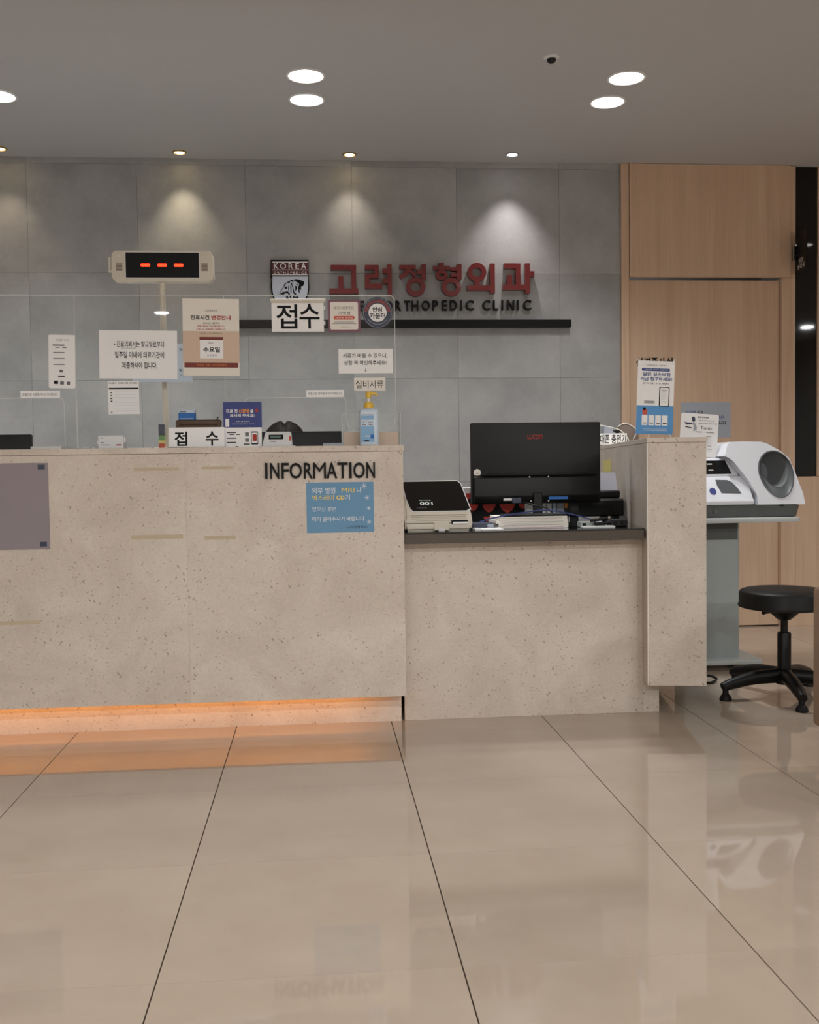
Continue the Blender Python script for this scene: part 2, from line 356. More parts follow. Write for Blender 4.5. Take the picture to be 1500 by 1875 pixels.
def text_bm(body, x0, x1, z0, z1, Y, depth=0.0, bold=0.0, keep=False, space=1.0):
    """text fitted into a box on the plane y = Y, facing -Y (depth goes back to +Y); keep = natural width, centred"""
    vs_, fs = text_raw(body, bold, space)
    ax, bx = min(v.x for v in vs_), max(v.x for v in vs_); az, bz = min(v.y for v in vs_), max(v.y for v in vs_)
    sz = (z1-z0)/(bz-az); sx = (x1-x0)/(bx-ax)
    ox = x0
    if keep: sx = min(sx, sz); ox = (x0+x1)/2-(bx-ax)*sx/2
    bm = bmesh.new()
    V = [bm.verts.new((ox+(v.x-ax)*sx, Y, z0+(v.y-az)*sz)) for v in vs_]
    for f in fs:
        try: bm.faces.new([V[i] for i in f])
        except ValueError: pass
    if depth:
        r = bmesh.ops.extrude_face_region(bm, geom=bm.faces[:])
        bmesh.ops.translate(bm, verts=[g for g in r['geom'] if isinstance(g, bmesh.types.BMVert)], vec=(0, depth, 0))
    bmesh.ops.recalc_face_normals(bm, faces=bm.faces[:])
    if not depth:
        for f in bm.faces:
            if f.normal.y > 0: f.normal_flip()
    return bm

def obj(name, bm, m, parent=None, smooth=False, label=None):
    me = bpy.data.meshes.new(name)
    off = Vector((0, 0, 0))
    if parent is None:
        xs = [v.co for v in bm.verts]
        off = Vector(((min(v.x for v in xs)+max(v.x for v in xs))/2, (min(v.y for v in xs)+max(v.y for v in xs))/2, min(v.z for v in xs)))
        bmesh.ops.translate(bm, verts=bm.verts[:], vec=-off)
    bm.to_mesh(me); bm.free()
    for mm in (m if isinstance(m, (list, tuple)) else [m]): me.materials.append(M[mm] if isinstance(mm, str) else mm)
    if smooth:
        me.polygons.foreach_set('use_smooth', [True]*len(me.polygons))
        me.set_sharp_from_angle(angle=R(smooth if smooth is not True else 40))
    o = bpy.data.objects.new(name, me); COL.objects.link(o)
    if parent is None:
        o.location = off; WM[o.name] = Matrix.Translation(off)
    else:
        o.parent = parent; o.matrix_parent_inverse = WM[parent.name].inverted(); WM[o.name] = Matrix.Identity(4)
    if label: o['label'] = label
    return o
def tag(o, label=None, cat=None, group=None, kind=None):
    if label: o['label'] = label
    if cat: o['category'] = cat
    if group: o['group'] = group
    if kind: o['kind'] = kind
    return o
def thing(name, label, cat, loc, group=None, kind=None):
    o = bpy.data.objects.new(name, None); COL.objects.link(o); o.location = loc; o.empty_display_size = 0.05
    WM[o.name] = Matrix.Translation(loc)
    return tag(o, label, cat, group, kind)
def struct(name, bm, m, **k):
    return tag(obj(name, bm, m, **k), kind='structure')
def copy_tree(o, parent=None):
    c = o.copy(); COL.objects.link(c); inv = o.matrix_parent_inverse.copy()
    if parent is not None: c.parent = parent; c.matrix_parent_inverse = inv
    for ch in list(o.children): copy_tree(ch, c)
    return c
def T(parent, name, body, r, Y, m, depth=0.0, bold=0.0, keep=False, space=1.0):
    return obj(name, text_bm(body, *r, Y, depth, bold, keep, space), m, parent)
def shift(r, fx0, fx1, fz0, fz1):
    """sub-rectangle by fractions; fz measured from the top"""
    x0, x1, z0, z1 = r; w, h = x1-x0, z1-z0
    return x0+w*fx0, x0+w*fx1, z1-h*fz1, z1-h*fz0
def plate(r, Y, th=0.0006, rad=0.0):
    return prism(rrect(*r, rad) if rad else [(r[0], r[2]), (r[1], r[2]), (r[1], r[3]), (r[0], r[3])], Y, Y+th)

# ------------------------------------------------------------------ room shell
TILE, TX0, TY0 = 0.6, -0.9313, 3.7846
XL, XR, YB, YF = -4.53, 7.0, -4.9, 6.6
fl = struct('floor', B(XL, XR, YB, YF, -0.08, -0.004), 'grout')
tile_me = None
rest = bmesh.new()
for i in range(-6, 14):
    for j in range(-5, 15):
        x0, y0 = TX0+i*TILE, TY0-(j+1)*TILE
        xa, xb = max(x0+0.0016, XL), min(x0+TILE-0.0016, XR); ya, yb = max(y0+0.0007, YB), min(y0+TILE-0.0007, YF)
        if xb-xa < 0.02 or yb-ya < 0.02: continue
        if -3 <= i <= 7 and -5 <= j <= 6 and xb-xa > 0.59 and yb-ya > 0.59:
            if tile_me is None:
                t = obj('floor_tile', B(xa, xb, ya, yb, -0.006, 0.0), 'floor', fl); tile_me = t; base = (x0, y0)
            else:
                t = tile_me.copy(); COL.objects.link(t); t.location = (x0-base[0], y0-base[1], 0)
        else: box(rest, xa, xb, ya, yb, -0.006, 0.0)
t = obj('far_floor_tiles', rest, 'floor', fl); t['kind'] = 'stuff'

struct('ceiling', B(XL, XR, YB, YF, CEIL, CEIL+0.08), 'ceiling')
struct('wall_left', B(XL-0.1, XL, YB, YF, 0, CEIL), 'paint')
struct('wall_right', B(XR, XR+0.1, YB, YF, 0, CEIL), 'paint')
struct('wall_front', B(XL, XR, YB-0.1, YB, 0, CEIL), 'paint')
# back wall: grey porcelain tiles of 0.6 m on a backing
JX = at(1136, 500, WALL).x
wb = struct('wall_back', B(XL, JX, WALL+0.008, WALL+0.12, 0, CEIL), 'joint')
wx = [XL] + [1.43+0.605*k for k in range(-9, 1) if 1.43+0.605*k > XL+0.05] + [JX]
wz = [0, 0.30, 0.905, 1.51, 2.115, 2.72, CEIL]
for a, b_ in zip(wx, wx[1:]):
    for c, d in zip(wz, wz[1:]):
        obj('wall_tile', B(a+0.0006, b_-0.0006, WALL, WALL+0.012, c+0.0006, d-0.0006), 'concrete', wb)
struct('baseboard_back', B(XL, JX-0.002, WALL-0.012, WALL-0.001, 0, 0.08, bev=0.002), 'shelfbrown')

# door bay: oak jambs, header panel and a recessed sliding leaf
x_g = at(1150.3, 500, WALL).x; x_dr = at(1431, 650, WALL).x; x_hr = at(1446, 420, WALL).x; x_fr = at(1456, 650, WALL).x; x_gl = at(1497, 650, WALL).x
z_head = at(1290, 507, WALL-0.02).z; z_gb = at(1478, 872, WALL).z
dr = thing('door_1', None, None, (x_g, WALL, 0), kind='structure')
obj('header_panel', B(x_g+0.004, x_hr-0.003, WALL-0.022, WALL+0.012, z_head, CEIL-0.002, bev=0.001), 'wood', dr)
obj('door_leaf', B(x_g+0.004, x_dr-0.002, WALL+0.03, WALL+0.066, 0.008, z_head-0.0118, bev=0.001), 'wood', dr)
obj('jamb', B(JX+0.001, x_g, WALL-0.02, WALL+0.10, 0.0, CEIL-0.002, bev=0.001), 'wood', dr)
obj('jamb', B(x_dr, x_fr, WALL-0.004, WALL+0.10, 0.0, z_head-0.002, bev=0.001), 'wood', dr)
obj('jamb', B(x_hr, x_fr, WALL-0.004, WALL+0.10, z_head, CEIL-0.002, bev=0.001), 'wood', dr)
# lettering on the leaf, mostly hidden by the banner
rr = rect(1164, 655, 1233, 671, WALL+0.03)
for k, ch in enumerate('신경주사실'):
    w = (rr[1]-rr[0])/5
    T(dr, 'door_letter', ch, (rr[0]+w*k+0.003, rr[0]+w*(k+1)-0.003, rr[2], rr[3]), WALL+0.027, 'ink', 0.0035, 0.02)
rr2 = rect(1220, 674, 1233, 689, WALL+0.03)
T(dr, 'door_letter', '실', rr2, WALL+0.027, 'ink', 0.0035, 0.02)
# lit room beyond the leaf, seen through the slit over it
struct('wall_beyond_door', B(JX-0.05, x_fr+0.1, 6.56, 6.6, 0, CEIL), 'paint')
for a in (JX-0.05, x_fr+0.05): struct('wall_side_beyond', B(a, a+0.04, WALL+0.12, 6.56, 0, CEIL), 'paint')
la = bpy.data.lights.new('beyond_lamp', 'AREA'); la.energy = 1.6; la.size = 0.2; la.color = (0.85, 0.93, 1.0)
lo = bpy.data.objects.new('beyond_lamp', la); COL.objects.link(lo); lo.location = (x_g+0.12, 6.33, CEIL-0.03)
# window of dark glass beside the door, oak panel under it, oak wall further right
wn = thing('window_1', None, None, (x_fr, WALL, z_gb), kind='structure')
obj('window_pane', B(x_fr+0.001, x_gl, WALL+0.012, WALL+0.02, z_gb, CEIL-0.002), 'darkglass', wn)
obj('window_backing', B(x_fr+0.001, x_gl, WALL+0.021, WALL+0.10, z_gb, CEIL-0.002), 'black', wn)
obj('window_apron', B(x_fr+0.003, x_gl+0.02, WALL+0.004, WALL+0.10, 0, z_gb-0.002, bev=0.001), 'wood', wn)
wr = struct('wall_back_right', B(x_gl+0.02, XR, WALL+0.02, WALL+0.12, 0, CEIL), 'joint')
xx = x_gl+0.001
obj('oak_panel', B(xx, xx+0.02, WALL+0.002, WALL+0.1, z_gb, CEIL-0.002), 'wood', wr)
xx += 0.021
while xx < XR-0.1:
    obj('oak_panel', B(xx, min(xx+0.9, XR)-0.003, WALL+0.004, WALL+0.024, 0.0, CEIL-0.002), 'wood', wr); xx += 0.9

# ------------------------------------------------------------------ ceiling lamps
def downlight(x, y, label, group='large round ceiling downlights', r=0.077, hall=False, w=None, first={}):
    key = ('hall' if hall else 'counter', w)
    if key not in first:
        t = thing('ceiling_downlight', label, 'downlight', (x, y, CEIL), group)
        obj('trim_ring', lathe([(r, CEIL-0.0005), (r+0.012, CEIL-0.0005), (r+0.012, CEIL-0.004), (r+0.002, CEIL-0.006), (r, CEIL-0.003)], x, y, 40, cap=False), 'white', t, 30)
        obj('diffuser', lathe([(r, CEIL-0.0012), (r*0.5, CEIL-0.0022), (0.001, CEIL-0.0024)], x, y, 40), 'hallface' if hall else 'lampface', t)
        l = bpy.data.lights.new('downlight_lamp', 'AREA'); l.shape = 'DISK'; l.size = r*2; l.energy = w or DOWN_W; l.color = (0.97, 0.985, 1.0); l.spread = R(172 if hall else 114)
        lo = bpy.data.objects.new('downlight_lamp', l); COL.objects.link(lo); lo.parent = t; lo.location = (0, 0, -0.012)
        first[key] = t; return t
    c = copy_tree(first[key]); c.location = (x, y, CEIL); return tag(c, label)
downlight(-0.023, 5.00, 'round white downlight nearer the wall of the middle ceiling pair')
downlight(-0.024, 4.70, 'round white downlight farther from the wall of the middle ceiling pair')
downlight(1.432, 4.958, 'round white downlight nearer the wall of the right ceiling pair')
downlight(1.431, 4.651, 'round white downlight farther from the wall of the right ceiling pair')
downlight(-1.46, 5.02, 'round downlight cut by the left edge of the photo')
for (x, y) in ((-1.46, 4.70), (-2.95, 5.0), (-2.95, 4.7), (3.95, 3.86), (4.34, 4.9), (5.8, 4.9),
               (-2.95, 1.9), (-1.46, 1.9), (-0.02, 1.9), (1.43, 1.9), (2.89, 1.9), (4.34, 1.9), (5.8, 1.9),
               (-2.95, -0.9), (-1.46, -0.9), (-0.02, -0.9), (1.43, -0.9), (2.89, -0.9), (4.34, -0.9), (6.36, -0.95),
               (-1.7, -3.5), (-0.02, -3.5), (1.43, -3.5), (2.89, -3.5), (4.34, -3.5)):
    downlight(x, y, 'round white ceiling downlight of the hall, outside the photo', hall=y < 1, w=2.0 if 1 < y < 3 else (HALL_W[0] if -2 < y < 1 else (HALL_W[1] if y < -2 else None)))
def spot(x, y, w, col, face, label):
    t = thing('ceiling_spotlight', label, 'spotlight', (x, y, CEIL), 'small wall washer spots along the back wall')
    r = 0.03
    obj('trim_ring', lathe([(r, CEIL-0.0005), (r+0.010, CEIL-0.0005), (r+0.010, CEIL-0.004), (r+0.002, CEIL-0.008), (r, CEIL-0.003)], x, y, 28, cap=False), 'silver' if face == 'coolface' else 'brass', t, 30)
    obj('bulb', lathe([(r, CEIL-0.001), (r*0.75, CEIL-0.006), (r*0.3, CEIL-0.009), (0.001, CEIL-0.0095)], x, y, 28), face, t, 60)
    l = bpy.data.lights.new('spot_lamp', 'SPOT'); l.energy = w*10; l.spot_size = R(76); l.spot_blend = 1.0; l.color = col; l.shadow_soft_size = 0.018
    lo = bpy.data.objects.new('spot_lamp', l); COL.objects.link(lo); lo.parent = t; lo.location = (0, 0, -0.016); lo.rotation_euler = (R(3), 0, 0)
spot(-1.69, 5.82, SPOT_W[0], (1.0, 0.80, 0.60), 'warmface', 'small warm ceiling spot at the left edge of the photo')
spot(-0.733, 5.845, SPOT_W[1], (1.0, 0.84, 0.58), 'warmface', 'small brass-rimmed spot above the number display')
spot(0.207, 5.845, SPOT_W[2], (1.0, 0.86, 0.70), 'warmface', 'small glowing spot above the red sign letters')
spot(1.124, 5.805, SPOT_W[3], (1.0, 0.93, 0.94), 'coolface', 'small white spot with silver rim, rightmost of the wall spots')
t = thing('ceiling_sensor', 'small dark dome sensor on the ceiling between the downlight pairs', 'sensor', (1.034, 4.435, CEIL))
obj('base_ring', lathe([(0.034, CEIL-0.0005), (0.034, CEIL-0.006), (0.022, CEIL-0.010), (0.001, CEIL-0.010)], 1.034, 4.435, 28), 'white', t, 40)
obj('lens', lathe([(0.020, CEIL-0.0105), (0.018, CEIL-0.020), (0.010, CEIL-0.027), (0.001, CEIL-0.029)], 1.034, 4.435, 24), 'black', t, 50)

# ------------------------------------------------------------------ reception counter
CF = 3.86; KICK = 3.982; CT = at(370, 819, CF).z; CS = at(370, 830, CF).z; CB = at(370, 1287, CF).z
CR = at(740.5, 1000, CF).x; CL = -3.3; CBK = 4.27
rc = thing('reception_counter', 'long beige stone reception counter with amber light under its front', 'counter', (CL, CF, 0))
seams = [CR, -0.49, -1.30, -2.11, CL]
for a, b_ in zip(seams[1:], seams): obj('front_panel', B(a+0.0001, b_-0.0001, CF, CF+0.025, CB, CS-0.001, bev=0.0003), 'stone', rc)
obj('top_slab', B(CL, CR+0.004, CF-0.004, CBK, CS, CT, bev=0.0015), 'stone', rc)
obj('end_panel', B(CR-0.025, CR, CF+0.026, CBK, CB, CS-0.001), 'stone', rc)
obj('carcass', B(CL, CR-0.026, CF+0.026, CBK, CB+0.054, CS-0.001), 'white', rc)
obj('kick_panel', B(CL, CR-0.01, KICK, KICK+0.025, 0, CB+0.053), 'stone', rc)
obj('soffit', B(CL, CR-0.026, CF+0.026, KICK, CB+0.045, CB+0.053), 'white', rc)
obj('light_strip', B(CL, CR-0.10, CF+0.0255, CF+0.031, CB+0.016, CB+0.026), 'ledstrip', rc)
la = bpy.data.lights.new('kick_lamp', 'AREA'); la.shape = 'RECTANGLE'; la.size = CR-0.16-CL; la.size_y = 0.012; la.energy = 5.5; la.color = (1.0, 0.44, 0.10)
lo = bpy.data.objects.new('kick_lamp', la); COL.objects.link(lo); lo.parent = rc; lo.matrix_parent_inverse = WM[rc.name].inverted()
lo.location = ((CL+CR-0.16)/2, CF+0.034, CB+0.021); lo.rotation_euler = (R(90), 0, R(180))
# staff desk behind the counter
sd = thing('staff_desk', 'white staff desk hidden behind the counter', 'desk', (CL, CBK, 0))
obj('desk_top', B(CL, CR, CBK+0.002, 4.92, 0.70, 0.728, bev=0.002), 'white', sd)
for x in (CL, -1.4, CR-0.03): obj('desk_side', B(x, x+0.03, CBK+0.01, 4.88, 0.0, 0.699), 'white', sd)

# low section with dark worktop, right of the counter
DF = 3.89; DZ = at(960, 971.5, DF).z; DZ0 = at(960, 992, DF).z; WX0 = at(1186, 1000, CF).x; WX1 = WX0+0.2245; WROT = R(9.1)
BX = at(1207, 1260, KICK).x
ld = thing('low_desk', 'low stone desk section between the counter and the end wing', 'desk', (CR, DF, 0))
obj('front_panel', B(CR+0.003, WX0+0.0190, KICK, KICK+0.025, 0, DZ0-0.001, bev=0.001), 'stone', ld)
def wing_x(Y): return WX0+(Y-CF)*math.tan(WROT)
trap = lambda e: [(CR+0.003, DF-e), (WX0-0.002, DF-e), (wing_x(4.72)-0.004, 4.72), (CR+0.003, 4.72)]
obj('worktop', prism(trap(0), DZ0, DZ-0.006, axis='Z', bev=0.001), 'shelfbrown', ld)
obj('glass_top', prism(trap(0.001), DZ-0.006, DZ, axis='Z', bev=0.001), 'blackgloss', ld)
obj('rear_support', B(CR+0.003, WX0-0.003, 4.56, 4.58, 0.0, DZ0-0.001), 'white', ld)
# end wing
WT = at(1240, 801, CF).z; WS = at(1240, 810, CF).z; WB0 = at(1240, 1254, CF).z; WBK = 5.60
ew = thing('end_wing', 'tall beige stone end wing standing right of the low desk', 'partition', (WX0, CF, 0))
obj('front_panel', B(WX0+0.004, WX1-0.001, CF, CF+0.022, WB0, WS-0.001, bev=0.0008), 'stone', ew)
obj('corner_trim', B(WX0, WX0+0.0035, CF+0.001, CF+0.022, WB0+0.002, WS-0.001), 'paper2', ew)
obj('side_panel', B(WX0, WX0+0.022, CF+0.0225, WBK, WB0, WS-0.001), 'stone', ew)
obj('side_panel', B(WX1-0.022, WX1, CF+0.0225, WBK, WB0, WS-0.001), 'stone', ew)
obj('core', B(WX0+0.0225, WX1-0.0225, CF+0.023, WBK-0.001, WB0+0.01, WS-0.001), 'white', ew)
obj('top_slab', B(WX0-0.002, WX1+0.004, CF-0.003, WBK+0.003, WS, WT, bev=0.0012), 'stone', ew)
obj('plinth', B(WX0+0.09, WX0+0.13, CF+1.3, WBK-0.1, 0, WB0+0.01, bev=0.001), 'stone', ew)
ew.rotation_euler = (0, 0, -WROT)
obj('return_panel', B(WX0+0.0195, BX, KICK, KICK+0.22, 0, WB0-0.002, bev=0.0005), 'stone', ld)

# letters and sheets on the counter front
inf = thing('counter_sign', 'black raised INFORMATION letters on the counter front', 'sign', (at(585, 876, CF).x, CF, at(585, 876, CF).z))
for ch, a, b_ in zip('INFORMATION', (485.5, 495, 515.5, 530.5, 556.5, 573.5, 597.5, 618, 639.5, 647, 671), (490, 511.5, 529, 553, 572.5, 597, 617.5, 637, 644, 668, 686.5)):
    mid = (a+b_)/2; sl = (mid-585)/200*-1.6
    r_ = rect(a, 847+sl, b_, 876+sl, CF)
    T(inf, 'letter', ch, r_, CF-0.010, 'ink', 0.0095, 0.0 if ch == 'M' else 0.012)
r_ = rect(561.5, 883, 684.5, 975, CF)
bs = thing('blue_notice', 'blue notice sheet taped below the INFORMATION letters', 'notice', ((r_[0]+r_[1])/2, CF, r_[2]))
obj('sheet', plate(r_, CF-0.0012, 0.001), 'bluesheet', bs)
Yt = CF-0.0015
for body, fr, m_, bd in (('외부 병원', (0.085, 0.43, 0.10, 0.22), 'whiteink', 0.0), ('MRI', (0.525, 0.715, 0.115, 0.205), 'yellow', 0.0), ('나', (0.75, 0.82, 0.10, 0.215), 'whiteink', 0.0),
                        ('엑스레이', (0.085, 0.405, 0.25, 0.36), 'yellow', 0.0), ('CD', (0.445, 0.565, 0.265, 0.345), 'yellow', 0.03), ('기', (0.575, 0.645, 0.25, 0.355), 'whiteink', 0.0),
                        ('있으신 분은', (0.085, 0.44, 0.485, 0.575), 'whiteink', 0.0), ('미리 알려주시기 바랍니다.', (0.085, 0.87, 0.68, 0.775), 'whiteink', 0.0), ('-고려정형외과-', (0.575, 0.91, 0.865, 0.925), 'ink', 0.0)):
    T(bs, 'printed_text', body, shift(r_, *fr), Yt, m_, 0, bd)
for fx, fz, s in ((0.86, 0.08, 0.045), (0.905, 0.315, 0.04), (0.925, 0.525, 0.03), (0.93, 0.80, 0.035)):
    w, h = r_[1]-r_[0], r_[3]-r_[2]; cx, cz = r_[0]+w*fx, r_[3]-h*fz; bm = bmesh.new()
    for k in range(3):
        t_ = B(-s*w, s*w, Yt, Yt+0.0002, -0.0007, 0.0007); merge(bm, t_, Matrix.Translation((cx, 0, cz)) @ Matrix.Rotation(R(60*k+15), 4, 'Y'))
    obj('snowflake', bm, 'whiteink', bs)
# mauve sheet at the left edge
r_ = (at(-95, 930, CF).x, at(92, 1000, CF).x, at(46, 1006, CF).z, at(45, 848, CF).z)
ms = thing('mauve_sheet', 'mauve grey protective sheet with black corner tabs at the counter left', 'sheet', ((r_[0]+r_[1])/2, CF, r_[2]))
obj('sheet', plate(r_, CF-0.0018, 0.0016), 'mauve', ms)
w, h = r_[1]-r_[0], r_[3]-r_[2]
for fx in (0.03, 0.90):
    for fz in (0.02, 0.915): obj('corner_tab', plate(shift(r_, fx, fx+0.07, fz, fz+0.055), CF-0.0026, 0.0008), 'slate', ms)
# old tape marks left on the stone
for k, (a, b_, c, d, lab) in enumerate(((245, 856, 328, 862, 'old beige tape mark on the counter left of the wall seam'), (370, 854, 428, 859, 'old beige tape mark between the counter seam and INFORMATION'),
                            (240, 979, 335, 987, 'longer old tape mark low on the counter left of the seam'), (375, 981, 432, 988, 'old tape mark low on the counter, level with the blue notice'), (-10, 1137, 73, 1144, 'old tape mark under the mauve sheet at the photo edge'))):
    tag(obj('tape_mark', plate(rect(a, b_, c, d, CF), CF-0.0005, 0.0004), 'tape'), lab, 'tape', 'tape marks on the counter front')

# ------------------------------------------------------------------ wall signs
# shield crest
def U(u, v, Y): return at(490+u/17.647, 470+v/17.647, Y)
def poly(pts, Y): return [(U(u, v, Y).x, U(u, v, Y).z) for u, v in pts]
LY = WALL-0.024
cr = thing('shield_crest', 'maroon and silver shield crest lettered KOREA ORTHOPEDICS with a tiger head', 'crest', (at(530, 560, WALL).x, WALL, at(530, 565, WALL).z))
side = [(1335, 700), (1355, 1000), (1330, 1200), (1260, 1390), (1120, 1560), (930, 1680), (735, 1740)]
left = [(1462-u, v) for u, v in reversed(side)]
obj('shield', prism(poly([(105, 130), (1325, 130)]+side+left[1:]+[(100, 700)], WALL), LY, WALL-0.0005), 'ink', cr)
obj('upper_field', prism(poly([(120, 160), (1315, 160), (1322, 600), (128, 600)], LY), LY-0.002, LY), 'maroon', cr)
s2 = [(1305, 640), (1312, 1000), (1290, 1180), (1225, 1360), (1095, 1515), (920, 1630), (735, 1685)]
obj('lower_field', prism(poly([(160, 640)]+s2+[(1465-u, v) for u, v in reversed(s2)][1:-1], LY), LY-0.002, LY), 'shield', cr)
for z0, z1 in ((160, 192), (420, 440), (570, 596)): obj('stripe', prism(poly([(150, z0), (1298, z0), (1298, z1), (150, z1)], LY-0.002), LY-0.003, LY-0.002), 'whiteink', cr)
def crest_text(s, xs, z0, z1, bold):
    for ch, (a, b_) in zip(s, xs):
        p0, p1 = U(a, z1, LY-0.002), U(b_, z0, LY-0.002)
        T(cr, 'letter', ch, (p0.x, p1.x, p0.z, p1.z), LY-0.0032, 'whiteink', 0.001, bold)
crest_text('KOREA', ((205, 355), (405, 600), (680, 825), (900, 1015), (1085, 1245)), 212, 395, 0.015)
crest_text('ORTHOPEDICS', ((205, 280), (318, 388), (410, 478), (512, 584), (618, 700), (742, 800), (835, 898), (922, 1000), (1040, 1056), (1095, 1170), (1205, 1262)), 478, 545, 0.015)
tg = [[(400, 1160), (440, 1080), (520, 960), (530, 900), (620, 830), (700, 790), (760, 755), (860, 740), (900, 722), (1020, 735), (1110, 775), (1185, 800), (1150, 830), (1185, 860), (1130, 890), (1090, 925), (1150, 945), (1080, 960), (1090, 1075), (1030, 1060), (1050, 1200), (1000, 1130), (985, 1020), (1010, 930), (1050, 850), (1000, 845), (900, 800), (880, 770), (810, 775), (850, 840), (820, 830), (770, 790), (730, 810), (700, 870), (640, 840), (580, 900), (530, 980), (470, 1070), (440, 1140)],
      [(740, 830), (780, 845), (800, 890), (830, 960), (850, 1080), (870, 1150), (930, 1200), (930, 1230), (860, 1220), (820, 1130), (810, 1020), (790, 930), (750, 880)],
      [(735, 930), (765, 925), (775, 1060), (770, 1180), (750, 1180), (745, 1050)], [(680, 920), (700, 930), (690, 1040), (705, 1120), (680, 1110), (665, 1020)],
      [(890, 940), (960, 960), (950, 1020), (920, 1100), (900, 1100), (910, 1010)], [(915, 890), (1000, 880), (960, 920)], [(540, 985), (640, 950), (600, 1000), (620, 1040), (560, 1050)],
      [(375, 1150), (450, 1190), (500, 1130), (560, 1140), (640, 1110), (700, 1160), (740, 1240), (770, 1340), (740, 1380), (700, 1270), (660, 1190), (560, 1190), (520, 1230), (440, 1215)],
      [(580, 1260), (650, 1250), (700, 1380), (620, 1370)], [(840, 1260), (880, 1300), (960, 1290), (980, 1230), (1005, 1330), (960, 1360), (860, 1330), (800, 1390), (790, 1370)],
      [(280, 1165), (390, 1160), (390, 1175)], [(310, 1220), (440, 1195), (440, 1210)], [(450, 1220), (560, 1280), (540, 1290)],
      [(560, 1400), (700, 1390), (760, 1480), (720, 1560), (640, 1500)], [(820, 1400), (960, 1400), (900, 1480), (820, 1540)]]
tb = bmesh.new()
for g in tg:
    q = poly(g, LY-0.002); vv = [tb.verts.new((x, LY-0.0026, z)) for x, z in q]; tb.faces.new(vv)
bmesh.ops.triangulate(tb, faces=tb.faces[:])
for f in tb.faces:
    f.normal_update()
    if f.normal.y > 0: f.normal_flip()
obj('tiger_head_drawing', tb, 'ink', cr)

# red Korean name, letter by letter
SY0 = WALL-0.038
def zq(u, v): p = at(580+u/3, 440+v/3, SY0); return p.x, p.z
def zbox(bm, a, b_, c, d, k=0):
    x0, z1 = zq(a, b_); x1, z0 = zq(c, d); box(bm, x0, x1, SY0-0.0004*k, WALL-0.0005-0.0002*k, z0, z1)
def zpoly(bm, pts, k=0): merge(bm, prism([zq(*p) for p in pts], SY0-0.0004*k, WALL-0.0005-0.0002*k))
def zring(bm, cx, cz, rx, rz, t, kk=0):
    x, z = zq(cx, cz); k = (zq(cx+100, cz)[0]-x)/100
    merge(bm, ring_plate(ell(x, z, rx*k, rz*k, 36), ell(x, z, (rx-t)*k, (rz-t)*k, 36), SY0-0.0004*kk, WALL-0.0005-0.0002*kk))
ns = thing('korean_name_sign', 'large red raised Korean clinic name on the grey wall', 'sign', (at(790, 540, WALL).x, WALL, at(790, 540, WALL).z))
G = {
 'go': [('b', 77, 135, 217, 162), ('b', 190, 150, 217, 270), ('b', 119, 197, 147, 270), ('b', 70, 265, 230, 293)],
 'ryeo': [('b', 265, 135, 341, 160), ('b', 316, 140, 341, 205), ('b', 265, 183, 341, 208), ('b', 265, 190, 291, 262), ('b', 265, 238, 360, 265), ('b', 388, 132, 414, 299), ('b', 362, 155, 392, 181), ('b', 362, 210, 392, 237)],
 'jeong': [('b', 455, 135, 545, 158), ('p', (490, 150), (518, 150), (514, 175), (496, 195), (462, 212), (453, 192), (478, 180)), ('p', (505, 168), (520, 160), (549, 186), (540, 204)), ('b', 575, 132, 602, 214), ('b', 549, 160, 580, 183), ('r', 545, 255, 53, 51, 25)],
 'hyeong': [('b', 672, 123, 699, 145), ('b', 640, 140, 733, 162), ('r', 687, 190, 33, 28, 19), ('b', 770, 130, 797, 215), ('b', 737, 148, 775, 168), ('b', 737, 180, 775, 201), ('r', 740, 256, 53, 50, 25)],
 'oe': [('r', 881, 175, 51, 50, 25), ('b', 868, 218, 896, 255), ('b', 829, 248, 958, 275), ('b', 953, 128, 980, 292)],
 'gwa': [('b', 1030, 127, 1120, 155), ('b', 1094, 140, 1120, 250), ('b', 1048, 190, 1074, 250), ('b', 1023, 243, 1148, 272), ('b', 1145, 127, 1172, 292), ('b', 1168, 170, 1196, 200)]}
for g in G.values():
    bm = bmesh.new()
    for k, s in enumerate(g):
        if s[0] == 'b': zbox(bm, *s[1:], k)
        elif s[0] == 'p': zpoly(bm, s[1:], k)
        else: zring(bm, *s[1:], k)
    obj('letter', bm, 'signred', ns)
es = thing('english_name_sign', 'black raised English letters KOREA ORTHOPEDIC CLINIC under the red name', 'sign', (at(790, 570, WALL).x, WALL, at(790, 570, WALL).z))
EY = WALL-0.03
for ch, c, w in zip('KOREAORTHOPEDICCLINIC', (100, 150, 200, 250, 302, 395, 448, 498, 541, 600, 653, 703, 753, 795, 842, 935, 985, 1022, 1068, 1108, 1159), (32, 42, 30, 26, 38, 44, 30, 34, 36, 44, 30, 27, 38, 7, 44, 44, 24, 7, 38, 7, 42)):
    dz = (c-600)/600*-3.0
    a = at(580+(c-w/2)/3, 440+(385+dz)/3, EY); b_ = at(580+(c+w/2)/3, 440+(330+dz)/3, EY)
    T(es, 'letter', ch, (a.x, b_.x, a.z, b_.z), EY, 'ink', 0.0285, 0.01)
# black ledge under the signs
xa = at(405, 590, WALL-0.04).x; xb = at(1045, 590, WALL-0.04).x; za = at(900, 599, WALL-0.04).z; zb = at(900, 585.5, WALL-0.04).z
lg = thing('wall_ledge', 'long narrow black ledge on the wall below the name letters', 'ledge', ((xa+xb)/2, WALL, za))
obj('rail', B(xa, xb, WALL-0.045, WALL-0.0005, za, zb, bev=0.001), 'deepblack', lg)
obj('end_cap', B(xb, xb+0.003, WALL-0.045, WALL-0.0005, za, zb), 'deepblack', lg)
